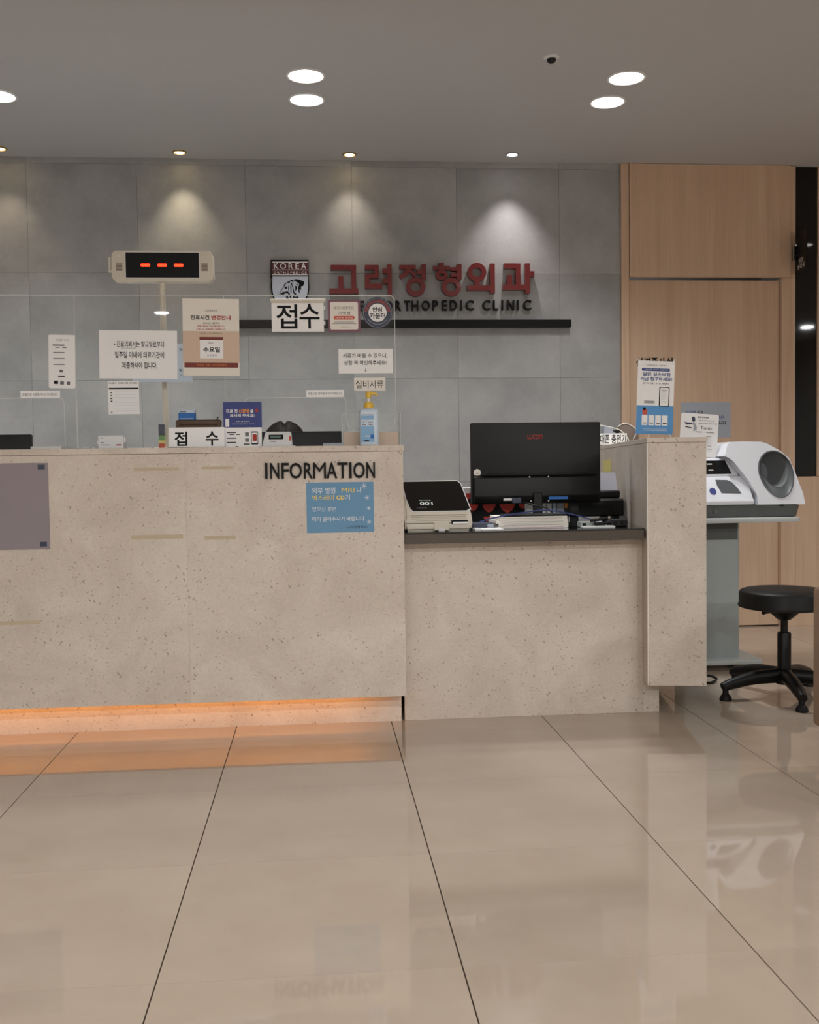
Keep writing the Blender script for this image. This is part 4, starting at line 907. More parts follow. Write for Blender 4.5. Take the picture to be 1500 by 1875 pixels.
# sanitizer bottle
bx_, by_ = at(675.5, 770, 3.94).x, 3.94
t = thing('sanitizer_bottle', 'pale blue pump bottle of hand sanitizer with a yellow pump', 'bottle', (bx_, by_, CT))
zS = at(675, 748, 3.94).z; hw = (at(693, 780, 3.94).x-at(658, 780, 3.94).x)/2
def rsq(w, d, z, n=4):
    return [(bx_+sx*(w-0.010)+0.010*math.cos(R(a0+90*i/n)), by_+sy*(d-0.010)+0.010*math.sin(R(a0+90*i/n)), z) for sx, sy, a0 in ((1, 1, 0), (-1, 1, 90), (-1, -1, 180), (1, -1, 270)) for i in range(n+1)]
bm = bmesh.new(); prev = None
for w, d, z in ((hw-0.003, 0.021, CT+0.0004), (hw, 0.024, CT+0.004), (hw, 0.024, zS-0.012), (hw-0.004, 0.022, zS-0.004), (hw-0.014, 0.018, zS)):
    rg = [bm.verts.new(p) for p in rsq(w, d, z)]
    if prev:
        for i in range(len(rg)): bm.faces.new((prev[i], prev[(i+1) % len(rg)], rg[(i+1) % len(rg)], rg[i]))
    else: bm.faces.new(list(reversed(rg)))
    prev = rg
bm.faces.new(prev); bmesh.ops.recalc_face_normals(bm, faces=bm.faces[:])
obj('bottle_body', bm, 'bottle', t, 35)
lb = (bx_-hw*0.86, bx_+hw*0.5, CT+0.012, zS-0.022)
yl = by_-0.0246
lbl = obj('label', plate(shift(lb, 0, 1, 0.06, 0.98), yl, 0.0004), 'lblue', t)
for fr, m_ in (((0.02, 1.0, 0.20, 0.42), 'bottle'), ((0.05, 0.95, 0.245, 0.255), 'grink'), ((0.1, 0.3, 0.29, 0.32), 'grink'), ((0.55, 0.9, 0.29, 0.32), 'grink'), ((0.1, 0.4, 0.36, 0.39), 'grink'), ((0.6, 0.9, 0.36, 0.39), 'grink'), ((0.72, 0.98, 0.72, 0.86), 'blue'), ((0.3, 0.68, 0.76, 0.79), 'whiteink'), ((0.25, 0.6, 0.92, 0.96), 'ink'), ((0.1, 0.95, 0.02, 0.035), 'grink')):
    obj('printed_bar', plate(shift(lb, *fr), yl-0.0005-(0.0 if m_ == 'bottle' else 0.0004), 0.0004), m_, lbl)
zc = at(675, 736, 3.94).z; zn = at(675, 727, 3.94).z; zh = at(675, 717, 3.94).z
obj('cap', lathe([(0.0165, zS), (0.0185, zS+0.001), (0.0185, zc-0.008), (0.015, zc-0.006), (0.013, zc)], bx_, by_, 24), 'pump', t, 40)
obj('pump_stem', lathe([(0.006, zc), (0.006, zn)], bx_, by_, 16), 'white', t, 40)
obj('pump_head', lathe([(0.0095, zn-0.004), (0.0115, zn+0.002), (0.0115, zh-0.005), (0.009, zh)], bx_, by_, 20), 'pump', t, 40)
obj('nozzle', tube([(bx_, by_, zh-0.006), (bx_+0.018, by_, zh-0.007), (bx_+0.030, by_, zh-0.011), (bx_+0.034, by_, zh-0.016)], [0.0075, 0.006, 0.005, 0.004], 12), 'pump', t, 50)

# ------------------------------------------------------------------ monitors seen from behind
def monitor(name, label, x0, x1, z0, z1, Y, desk, brand=False, hump=True):
    t = thing(name, label, 'monitor', ((x0+x1)/2, Y, desk))
    w, h = x1-x0, z1-z0; xm = (x0+x1)/2
    obj('rear_shell', prism(rrect(x0, x1, z0, z1, 0.006, 3), Y, Y+0.022, bev=0.002), 'black', t, 30)
    obj('screen', plate((x0+0.008, x1-0.008, z0+0.012, z1-0.008), Y+0.0222, 0.0012), 'blackgloss', t)
    zc_ = z0+h*0.36
    if hump:
        # thicker lower half with a slanted upper lip
        obj('lower_housing', prism([(Y-0.001, zc_), (Y-0.022, zc_-0.012), (Y-0.026, z0+h*0.10), (Y-0.014, z0+0.004), (Y-0.001, z0+0.002)], x0+w*0.02, x1-w*0.02, axis='X', bev=0.003), 'black', t, 40)
        for fx in (0.12, 0.24, 0.37, 0.52, 0.65, 0.80): obj('vent_slot', B(x0+w*fx, x0+w*(fx+0.10), Y-0.0026, Y-0.0006, zc_+0.004, zc_+0.007), 'ink', t)
        for fx in (0.44, 0.585): obj('screw', prism(ell(x0+w*fx, zc_-0.010, 0.003, 0.003, 12), Y-0.027, Y-0.020), 'silver', t)
        for fx in (0.45, 0.585): obj('screw', prism(ell(x0+w*fx, z0+0.012, 0.003, 0.003, 12), Y-0.027, Y-0.016), 'silver', t)
    obj('stand_neck', B(xm-0.02, xm+0.02, Y-0.035, Y-0.018, desk+0.008, z0+h*0.14, bev=0.004), 'black', t)
    obj('stand_base', prism(rrect(xm-0.12, xm+0.12, Y-0.12, Y+0.10, 0.02, 5), desk+0.0005, desk+0.010, axis='Z'), 'black', t)
    return t, w, h, zc_
MY = 4.34
x0, x1 = at(862.5, 850, MY).x, at(1099.5, 850, MY).x; z1 = at(981, 773.5, MY).z; z0 = at(981, 922, MY).z
t, w, h, zc_ = monitor('desk_monitor', 'black desktop monitor seen from behind on the low desk', x0, x1, z0, z1, MY, DZ)
b0, b1 = at(966, 795, MY), at(993, 805, MY)
T(t, 'printed_text', 'LUCOM', (b0.x, b1.x, at(980, 804, MY).z, at(980, 795.5, MY).z), MY-0.0008, 'redink', 0, 0.02)
c_ = at(874, 865.5, MY)
st = obj('round_sticker', prism(ell(c_.x, c_.z, 0.0155, 0.0155, 24), MY-0.0012, MY-0.0002), 'paper2', t, label='round cream sticker')
obj('sticker_print', plate((c_.x-0.008, c_.x+0.008, c_.z-0.004, c_.z-0.001), MY-0.0016, 0.0003), 'grink', st)
q = rect(1005, 909, 1040, 914, MY-0.03); obj('label_strip', plate(q, MY-0.0315, 0.004), 'blue', t, label='blue label strip')
q = rect(921, 912, 937, 917, MY-0.03); obj('cable_plug', B(q[0], q[1], MY-0.045, MY-0.026, q[2], q[3], bev=0.001), 'silver', t)
q = rect(937, 911, 953, 921, MY-0.03); obj('video_plug', B(q[0], q[1], MY-0.05, MY-0.026, q[2], q[3], bev=0.002), 'slate', t)
x1 = at(57.5, 805, 4.5).x; z1 = at(20, 795.5, 4.5).z
monitor('staff_monitor', 'black monitor top rising over the counter at the photo left edge', x1-0.50, x1, z1-0.3, z1, 4.5, 0.728, hump=False)
x1 = at(627, 800, 4.5).x; z1 = at(560, 790, 4.5).z
monitor('staff_monitor', 'black monitor top in front of the seated receptionist', x1-0.53, x1, z1-0.31, z1, 4.5, 0.728, hump=False)

# ------------------------------------------------------------------ ticket dispenser
TYF = 3.945; x0, x1 = CR+0.006, at(869, 950, TYF).x
zt = at(800, 879.5, TYF+0.10).z; zsf = at(800, 938, TYF+0.012).z; zb = at(800, 958, TYF).z
t = thing('ticket_dispenser', 'ivory queue ticket dispenser with a slanted black display on the low desk', 'dispenser', ((x0+x1)/2, TYF+0.1, DZ))
bm = prism([(TYF+0.006, DZ+0.0004), (TYF, zb), (TYF+0.014, zsf-0.003), (TYF+0.10, zt), (TYF+0.17, zt-0.004), (TYF+0.20, zb), (TYF+0.20, DZ+0.0004)], x0, x1, axis='X')
for v in bm.verts:
    s = (v.co.z-DZ)/(zt-DZ)
    if s > 0.9: v.co.x += (-0.045 if v.co.x > (x0+x1)/2 else 0.0)
    elif s > 0.35: v.co.x += (-0.010 if v.co.x > (x0+x1)/2 else 0.006) if v.co.y < TYF+0.05 else 0
    if s < 0.05: v.co.x += (-0.012 if v.co.x > (x0+x1)/2 else 0.008)
bmesh.ops.bevel(bm, geom=bm.edges[:], offset=0.009, segments=3, affect='EDGES')
obj('housing', bm, 'ivory', t, 40)
def tsl(u, s, d): # point on slanted face: u across 0..1, s up 0..1
    zz = zsf+(zt-zsf)*s; yy = TYF+0.014+0.086*(zz-zsf+0.003)/(zt-zsf+0.003)
    xl = x0+0.004; xr = x1-0.012-0.034*s
    return Vector((xl+(xr-xl)*u, yy-d, zz+d*0.6))
def tface(pts, d, name, m_, par, th=0.003):
    bm = bmesh.new(); a = [bm.verts.new(tsl(u, s, d)) for u, s in pts]; b_ = [bm.verts.new(tsl(u, s, d-th)) for u, s in pts]
    bm.faces.new(a); bm.faces.new(list(reversed(b_))); k = len(pts)
    for i in range(k): bm.faces.new((a[i], b_[i], b_[(i+1) % k], a[(i+1) % k]))
    bmesh.ops.recalc_face_normals(bm, faces=bm.faces[:]); return obj(name, bm, m_, par)
face = [(0.14, 0.03), (0.94, 0.03), (1.0, 0.09), (0.995, 0.86), (0.955, 0.95), (0.03, 0.95), (0.0, 0.90), (0.05, 0.40), (0.10, 0.10)]
tface([(0.5+(u-0.5)*1.035, 0.5+(s-0.5)*1.06) for u, s in face], 0.0022, 'display_rim', 'white', t)
ds = tface(face, 0.004, 'display', 'blackgloss', t)
def ttext(body, u0, u1, s0, s1, m_, bd=0.0):
    bm = text_bm(body, 0, 1, 0, 1, 0, 0, bd)
    for v in bm.verts: v.co = tsl(u0+(u1-u0)*v.co.x, s0+(s1-s0)*v.co.z, 0.0044)
    obj('display_text', bm, m_, ds)
ttext('대기인수', 0.25, 0.43, 0.335, 0.375, 'ledwhite'); ttext('001', 0.25, 0.45, 0.21, 0.30, 'ledwhite', 0.02); ttext('순번대기표', 0.19, 0.35, 0.10, 0.135, 'grink')
for k in range(4):
    z = zsf-0.008-k*0.0075; obj('front_rib', B(x0+0.03+0.02*(k == 3), x1-0.03, TYF-0.0005+0.0012*(3-k), TYF+0.012, z-0.0012, z+0.0012, bev=0.0005), 'ivory', t)
zq0 = DZ+0.004; q = rect(795, 957, 823, 972, TYF)
tr_ = obj('ticket_door', B(q[0], q[1], TYF-0.003, TYF+0.012, zq0, q[3], bev=0.0015), 'ivory', t)
q = rect(803, 968, 815, 972.5, TYF); obj('door_latch', B(q[0], q[1], TYF-0.006, TYF-0.003, q[2], q[3], bev=0.0008), 'white', tr_)
q = rect(827, 952.5, 857, 959, TYF)
sl_ = obj('ticket_slot', B(q[0], q[1], TYF-0.003, TYF+0.008, q[2], q[3], bev=0.0008), 'ink', t)
obj('ticket', B(q[0]+0.004, q[1]-0.001, TYF-0.010, TYF-0.0032, q[2]+0.001, q[2]+0.008), 'paper', sl_)
obj('waist_line', B(x0+0.01, x1-0.06, TYF-0.0008, TYF+0.01, zb+0.0, zb+0.0012), 'kraft', t)

# ------------------------------------------------------------------ clutter on the low desk
# paper stack: separate bundles
PYF = 4.02
xa, xb = at(909, 960, PYF).x, at(1041, 960, PYF).x
zz = DZ+0.0003
for k, (m_, hh, dx0, dx1, lab) in enumerate((('paper', 0.007, 0.004, 0.0, 'thin white paper pad at the bottom of the desk stack'), ('paper2', 0.012, 0.010, 0.001, 'cream paper bundle second from the bottom of the desk stack'),
                                            ('paper2', 0.013, 0.0, 0.0, 'cream paper bundle third from the bottom of the desk stack'), ('paper2', 0.013, 0.006, -0.002, 'cream paper bundle on top of the desk stack'))):
    b = B(xa+dx0, xb+dx1, PYF+0.002*k, PYF+0.19, zz, zz+hh, bev=0.0015)
    t = thing('paper_bundle', lab, 'papers', ((xa+xb)/2, PYF+0.1, zz), 'paper bundles stacked on the low desk')
    obj('sheets', b, m_, t)
    obj('edge_line', B(xa+dx0+0.02, xb+dx1-0.02, PYF+0.002*k-0.0006, PYF+0.002*k+0.0006, zz+hh*0.45, zz+hh*0.45+0.0012), ('redink' if k == 0 else 'kraft'), t)
    zz += hh+0.0004
tag(obj('black_keyboard', B(xa+0.03, xb-0.005, PYF+0.012, PYF+0.10, zz, zz+0.009, bev=0.003), 'black'), 'slim black keyboard lying on the paper stack', 'keyboard')
# small desk calculator and leaflets by the dispenser
q = rect(866, 957, 906, 969, 4.02)
t = thing('desk_calculator', 'dark blue grey calculator lying between dispenser and paper stack', 'calculator', ((q[0]+q[1])/2, 4.06, DZ))
obj('body', B(q[0], q[1], 4.02, 4.12, DZ+0.0003, DZ+0.024, bev=0.003), 'slate', t)
obj('display', B(q[0]+0.058, q[1]-0.004, 4.0185, 4.021, DZ+0.006, DZ+0.021), 'greyblue', t)
bm = bmesh.new()
tag(obj('leaflet', B(q[0]+0.02, q[1]+0.02, 3.925, 4.01, DZ+0.0003, DZ+0.006, bev=0.001), 'paper'), 'white leaflet at the front of the desk right of the dispenser', 'leaflet')
tag(obj('leaflet', B(q[0]-0.005, q[0]+0.018, 3.93, 4.0, DZ+0.0003, DZ+0.008, bev=0.001), 'paper'), 'small white leaflet tucked against the dispenser side', 'leaflet')
# black carton with red fruit print behind the monitor
q = rect(853, 903, 961, 953, 4.47)
t = thing('fruit_print_box', 'black carton printed with red pomegranates behind the desk monitor', 'box', ((q[0]+q[1])/2, 4.5, DZ))
obj('carton', B(q[0], q[1], 4.47, 4.58, DZ+0.0003, q[3], bev=0.0015), 'ink', t)
for (cx, cy, r0) in ((866, 925, 10), (895.5, 925, 12), (929, 923, 14.5), (957, 924, 7), (892, 948, 6), (857, 906, 8)):
    a = at(cx, cy, 4.47); k = (at(cx+100, cy, 4.47).x-a.x)/100*r0
    pts = [(a.x-k, a.z+k*0.35), (a.x+k, a.z+k*0.35), (a.x+k*0.95, a.z-k*0.2), (a.x+k*0.6, a.z-k*0.75), (a.x+k*0.15, a.z-k*1.05), (a.x-k*0.15, a.z-k*1.05), (a.x-k*0.6, a.z-k*0.75), (a.x-k*0.95, a.z-k*0.2)]
    pts = [(min(max(x_, q[0]+0.001), q[1]-0.001), max(z_, DZ+0.001)) for x_, z_ in pts]
    obj('printed_fruit', prism(pts, 4.4692, 4.4698), 'redfruit', t)
q2 = rect(846, 892, 884, 902, 4.47)
for k in range(2):
    zk = q[3]+0.0004+k*0.0125
    tag(obj('white_carton', B(q2[0], q2[1], 4.475, 4.57, zk, zk+0.012, bev=0.001), 'paper'), ('lower' if k == 0 else 'upper')+' flat white carton lying on the fruit print box', 'box', 'flat cartons on the fruit print box')
# white and grey binders behind the stand
for (a, b_, m_, lab) in ((962, 1000, 'paper', 'white binder standing behind the monitor stand on its left'), (1001, 1011, 'paper2', 'narrow cream binder standing behind the monitor neck'), (1013, 1019, 'paleblue', 'narrow pale blue binder behind the monitor'), (1020, 1033, 'greyblue', 'grey binder rightmost of those behind the monitor')):
    q = rect(a, 905, b_, 953, 4.46)
    t = thing('binder', lab, 'binder', ((q[0]+q[1])/2, 4.5, DZ), 'binders behind the desk monitor')
    obj('cover', B(q[0], q[1]-0.001, 4.46, 4.58, DZ+0.0003, DZ+0.16, bev=0.0015), m_, t)
    obj('spine_label', B(q[0]+(q[1]-q[0])*0.2, q[1]-(q[1]-q[0])*0.2, 4.4594, 4.4602, DZ+0.09, DZ+0.12), 'grink', t)
q = rect(1034, 917, 1039, 930, 4.45); tag(obj('orange_tag', prism(rrect(q[0], q[1], q[2], q[3], 0.004), 4.445, 4.447), 'orange'), 'small orange tag hanging at the right of the binders', 'tag')
# printer in the corner
PYF2 = 4.42; x1 = wing_x(PYF2)-0.012; x0 = at(1043, 930, PYF2).x
zt = at(1120, 913, PYF2).z; z2 = at(1120, 898, PYF2+0.03).z
t = thing('printer', 'black inkjet printer in the desk corner against the end wing', 'printer', ((x0+x1)/2, PYF2+0.15, DZ))
obj('lower_body', B(x0, x1, PYF2+0.0, PYF2+0.27, DZ+0.022, zt, bev=0.006, seg=3), 'black', t, 40)
obj('upper_lid', B(x0+0.008, x1-0.010, PYF2+0.02, PYF2+0.25, zt+0.0005, z2, bev=0.008, seg=3), 'black', t, 40)
obj('lid_hump', prism([(x0+0.05, z2), (x1-0.06, z2), (x1-0.075, z2+0.028), (x0+0.07, z2+0.028)], PYF2+0.10, PYF2+0.2, bev=0.004), 'black', t, 40)
obj('output_slot', B(x0+0.04, x1-0.05, PYF2-0.001, PYF2+0.02, DZ+0.04, zt-0.025), 'ink', t)
obj('trim_line', B(x0+0.004, x1-0.004, PYF2-0.0012, PYF2+0.01, zt-0.008, zt-0.005), 'silver', t)
for xx_ in (x0+0.03, x1-0.03): obj('foot', B(xx_-0.015, xx_+0.015, PYF2+0.02, PYF2+0.06, DZ+0.0004, DZ+0.022), 'black', t)
for xx_ in (x0+0.03, x1-0.03): obj('foot', B(xx_-0.015, xx_+0.015, PYF2+0.2, PYF2+0.24, DZ+0.0004, DZ+0.022), 'black', t)
tb_ = obj('paper_tray', prism([(PYF2+0.06, z2+0.001), (PYF2+0.064, z2+0.001), (PYF2+0.094, at(1120, 865, PYF2+0.09).z), (PYF2+0.09, at(1120, 865, PYF2+0.09).z)], x1-0.17, x1-0.012, axis='X'), 'bag', t, label='pale translucent paper tray')
q = rect(1097, 842, 1108, 864, 4.45)
q = rect(1097, 842, 1108, 864, 5.2)
yn = B(WX0-0.0015, WX0-0.0004, CF+1.10, CF+1.42, q[2], q[3]); bmesh.ops.transform(yn, matrix=Matrix.Translation((WX0, CF, 0)) @ Matrix.Rotation(-WROT, 4, 'Z') @ Matrix.Translation((-WX0, -CF, 0)), verts=yn.verts[:])
tag(obj('yellow_note', yn, 'noteyellow'), 'yellow note stuck on the inner face of the end wing', 'note')
# power strip and adapters at the front right
q = rect(1064, 948, 1112, 961, 4.0)
t = thing('power_adapter', 'grey adapter box with tangled black plugs at the desk front right', 'adapter', ((q[0]+q[1])/2, 4.03, DZ))
obj('body', B(q[0], q[1], 4.0, 4.06, DZ+0.0003, DZ+0.022, bev=0.002), 'colgrey', t)
obj('socket', B(q[0]+0.006, q[0]+0.02, 3.9988, 4.001, DZ+0.006, DZ+0.018), 'ink', t)
for k, (a, b_) in enumerate(((1088, 953), (1096, 958), (1104, 951), (1099, 961), (1110, 957))):
    c_ = at(a, b_, 3.985); obj('plug', tube([(c_.x-0.016, 3.985, max(c_.z, DZ+0.009)), (c_.x+0.016, 3.97+0.01*(k % 3), max(c_.z+0.004*(-1)**k, DZ+0.009))], 0.0065, 8, False), 'blackmetal', t)
q = rect(1122, 950, 1150, 962, 4.02)
t = thing('power_strip', 'black power strip lying at the desk end beside the wing', 'power strip', ((q[0]+q[1])/2, 4.05, DZ))
obj('body', B(q[0]-0.01, q[1], 4.02, 4.065, DZ+0.0003, DZ+0.03, bev=0.004), 'black', t)
for k in range(2): obj('socket', prism(ell(q[0]+0.012+k*0.028, DZ+0.015, 0.008, 0.008, 16), 4.0185, 4.0205), 'ink', t)
tag(obj('crumpled_wrap', B(at(1066, 966, 3.94).x, at(1126, 966, 3.94).x, 3.93, 3.965, DZ+0.0003, DZ+0.009, bev=0.003), 'holder'), 'clear crumpled wrapper at the front edge of the dark worktop', 'wrapper')
# cables
C_ = lambda *p: [at(a, b_, Y) for a, b_, Y in p]
tag(obj('blue_cable', tube(C_((878, 956, 4.008), (905, 948, 4.005), (950, 940, 4.002), (1000, 934, 4.0), (1040, 940, 4.0), (1075, 949, 3.99), (1090, 955, 3.985)), 0.0028, 8), 'bluecable'), 'dark blue cable arching over the paper stack', 'cable')
tag(obj('black_cable', tube(C_((955, 919, 4.29), (975, 924, 4.24), (1000, 930, 4.2), (1012, 940, 4.2), (1014, 950, 4.2)), 0.0032, 8), 'blackmetal'), 'black cable drooping from the monitor ports past its neck', 'cable')

# ------------------------------------------------------------------ things on the end wing
CY_ = 5.28
q = (at(1088, 800, CY_).x, at(1148, 800, CY_).x, WT, at(1120, 793.5, CY_).z)
qb = wing_x(CY_)+0.008
t = thing('phone_charger_box', 'grey phone charger box with white Korean label on the end wing', 'charger', ((q[0]+q[1])/2, CY_+0.06, WT))
zw = at(1110, 780, CY_).z
obj('body', prism([(qb, WT+0.0004), (q[1]-0.006, WT+0.0004), (q[1]-0.03, q[3]+0.004), (qb+0.03, zw-0.008), (qb, zw)], CY_+0.006, CY_+0.07, bev=0.002), 'greyblue', t)
lb_ = obj('label_plate', plate((q[0], q[1], WT+0.004, q[3]), CY_, 0.003), 'paper', t)
T(lb_, 'printed_text', '휴대폰 충전기', (q[0]+0.004, q[1]-0.006, WT+0.010, q[3]-0.005), CY_-0.001, 'ink', 0, 0.012)
for k, (a, b_) in enumerate(((1127, 789), (1134, 789), (1131, 792))): c_ = at(a, b_, CY_); obj('plug', tube([(c_.x-0.010, CY_+0.004, c_.z), (c_.x+0.010, CY_+0.004, c_.z+0.002*(-1)**k)], 0.005, 8, False), 'blackmetal', t)
tag(obj('white_cable', tube(C_((1098, 778.5, CY_-0.04), (1118, 782, CY_-0.04), (1136, 788, CY_-0.05), (1146, 797, CY_-0.05), (1152, 806.5, CY_-0.05)), 0.0026, 8), 'whitecable'), 'white charging cable arching over the charger box label', 'cable')
QY = 5.45
px_ = [at(1132, 783, QY), at(1136, 779, QY), at(1145, 776, QY), at(1155, 779, QY), at(1164, 786, QY), at(1170, 795, QY)]
x0, x1 = px_[0].x, px_[-1].x
pts = [(x0-0.002, WT+0.0004), (x1+0.004, WT+0.0004)] + [(p.x, p.z) for p in reversed(px_)]
t = thing('grey_pouch', 'brown grey round-topped pouch behind the mini banner', 'pouch', ((x0+x1)/2, QY+0.02, WT))
obj('pouch_body', prism(pts, QY+0.002, QY+0.05, bev=0.003), 'kraft', t, 50)
obj('piping', tube([(p.x, QY+0.002, p.z+0.002) for p in px_], 0.0028, 8), 'whitecable', t)
# mini banner
BY = 4.25
q = rect(1163.5, 661, 1231, 795, BY)
t = thing('mini_banner', 'white and blue mini banner stand about insurance claims on the end wing', 'banner', ((q[0]+q[1])/2, BY, WT))
sh = obj('banner_sheet', plate(q, BY, 0.0008), 'paper', t)
obj('printed_panel', plate(shift(q, 0, 1, 0.61, 1.0), BY-0.0005, 0.0004), 'sky', sh)
YB_ = BY-0.0008
for body, fr, m_, bd in (('고려정형외과 × 실손청구', (0.22, 0.78, 0.05, 0.068), 'ink', 0.0), ('밀린 실손보험', (0.14, 0.88, 0.155, 0.205), 'blueink', 0.02), ('지금 청구하세요!', (0.08, 0.94, 0.22, 0.272), 'blueink', 0.02), ('문의 02. 310. 8683', (0.15, 0.86, 0.292, 0.318), 'slate', 0.0)):
    T(sh, 'printed_text', body, shift(q, *fr), YB_, m_, 0, bd)
pb = obj('printed_pill', prism(rrect(*shift(q, 0.11, 0.87, 0.10, 0.138), 0.004), BY-0.0006, BY-0.0002), 'blueink', sh)
T(pb, 'printed_text', '스마트폰 하나로 간편하게', shift(q, 0.17, 0.81, 0.11, 0.128), BY-0.0009, 'whiteink')
phn = obj('printed_phone', prism(rrect(*shift(q, 0.60, 0.88, 0.35, 0.62), 0.006), BY-0.0007, BY-0.0002), 'ink', sh)
obj('phone_face', prism(rrect(*shift(q, 0.625, 0.855, 0.36, 0.61), 0.004), BY-0.0011, BY-0.0008), 'paper', phn)
for k in range(7): obj('phone_line', plate(shift(q, 0.66, 0.80 if k != 2 else 0.76, 0.39+k*0.027, 0.395+k*0.027), BY-0.0015, 0.0003), 'grink', phn)
for k in range(2): obj('printed_bar', plate(shift(q, 0.2, 0.48, 0.545+k*0.022, 0.555+k*0.022), YB_-0.0001, 0.0003), 'grink', sh)
for k in range(4):
    c_ = obj('printed_card', prism(rrect(*shift(q, 0.15+k*0.182, 0.305+k*0.182, 0.74, 0.88), 0.002), BY-0.001, BY-0.0006), 'paper', sh)
    obj('card_line', plate(shift(q, 0.175+k*0.182, 0.28+k*0.182, 0.845, 0.855), BY-0.0014, 0.0003), 'ink', c_)
obj('printed_person', prism(rrect(*shift(q, 0.16, 0.29, 0.66, 0.735), 0.004), BY-0.001, BY-0.0006), 'orangered', sh)
obj('printed_person_hair', prism(rrect(*shift(q, 0.17, 0.25, 0.635, 0.675), 0.004), BY-0.0014, BY-0.001), 'ink', sh)
for k in range(2): obj('printed_bar', plate(shift(q, 0.18, 0.84, 0.925+k*0.022, 0.932+k*0.022), BY-0.001, 0.0003), 'paleblue', sh)
xm, zm_ = (q[0]+q[1])/2, (q[2]+q[3])/2
for (xa_, za_, xb_, zb_) in ((q[0]-0.001, q[3]+0.010, q[1]+0.006, WT+0.002), (q[1]+0.001, q[3]+0.010, q[0]-0.004, WT+0.002)):
    obj('pole', tube([(xa_, BY+0.004, za_), (xm, BY+0.012, zm_), (xb_, BY+0.018, zb_)], 0.0018, 8), 'white', t)
obj('rear_leg', tube([(xm, BY+0.014, zm_), (xm, BY+0.075, WT+0.002)], 0.0018, 8, False), 'white', t)
for x_ in (q[0]+0.008, q[1]-0.008):
    obj('eyelet', prism(ell(x_, q[3]-0.008, 0.003, 0.003, 12), BY-0.0008, BY+0.001), 'silver', t)
t.rotation_euler = (0, R(2.2), 0)

# ------------------------------------------------------------------ blood pressure monitor and its table
TZ = 0.735; TYc = 4.86
t = thing('monitor_table', 'pale grey pedestal table carrying the blood pressure monitor', 'table', (1.92, TYc, 0))
xr = at(1465, 948, 4.66).x
obj('table_top', prism(rrect(1.70, xr, 4.64, 5.08, 0.03, 5), TZ-0.022, TZ, axis='Z', bev=0.003), 'tablegrey', t, 30)
cxr = at(1355, 1100, 4.79).x
obj('column', prism(rrect(cxr-0.28, cxr, 4.79, 4.93, 0.012, 4), 0.05, TZ-0.023, axis='Z'), 'colgrey', t, 30)
obj('column_cap', B(cxr-0.26, cxr-0.012, 4.787, 4.7898, TZ-0.11, TZ-0.03), 'bp_grey', t)
bxr = at(1395, 1222, 4.75).x
obj('base_plate', prism(rrect(cxr-0.30, bxr, 4.72, 5.04, 0.03, 5), 0.028, 0.05, axis='Z', bev=0.004), 'tablegrey', t, 30)
for a in (cxr-0.26, bxr-0.05):
    for b_ in (4.76, 5.0): obj('foot', lathe([(0.02, 0.0005), (0.024, 0.006), (0.012, 0.028)], a, b_, 16), 'black', t)
tag(obj('floor_cable', tube(C_((1296, 1238, 4.56), (1305, 1240, 4.52), (1312, 1244, 4.5), (1306, 1250, 4.46), (1296, 1252, 4.44)), 0.006, 8), 'blackmetal'), 'black power cable on the floor by the table base', 'cable')
o = bpy.data.objects['floor_cable']
o.location.z = 0.0005

# device: dark plinth, white console with display, arm tunnel hump
BYF = 4.68
t = thing('blood_pressure_monitor', 'white automatic arm blood pressure monitor with dark grey arm tunnel', 'medical device', (2.06, BYF+0.15, TZ))
X = lambda px, py=900, Y=BYF: at(px, py, Y).x
Zp = lambda py, px=1400, Y=BYF: at(px, py, Y).z
xl, xr, xs = X(1240), X(1470), X(1386)
zb0, zb1 = TZ+0.0004, Zp(924)
base_o = [(xl, BYF+0.02), (xs-0.03, BYF+0.02), (xs, BYF), (xr-0.03, BYF), (xr, BYF+0.03), (xr+0.004, BYF+0.32), (xl, BYF+0.32)]
bm = prism(base_o, zb0, zb1, axis='Z')
for v in bm.verts:
    if v.co.z < zb0+0.005: v.co.x = (xl+xr)/2+(v.co.x-(xl+xr)/2)*0.96; v.co.y = BYF+0.16+(v.co.y-BYF-0.16)*0.94
bmesh.ops.bevel(bm, geom=bm.edges[:], offset=0.004, segments=2, affect='EDGES'); obj('plinth', bm, 'bp_grey', t, 35)
xk = X(1313); obj('start_dial', prism(ell(xk, (zb0+zb1)/2, 0.010, 0.010, 18), BYF+0.014, BYF+0.022), 'bp_dark', t)
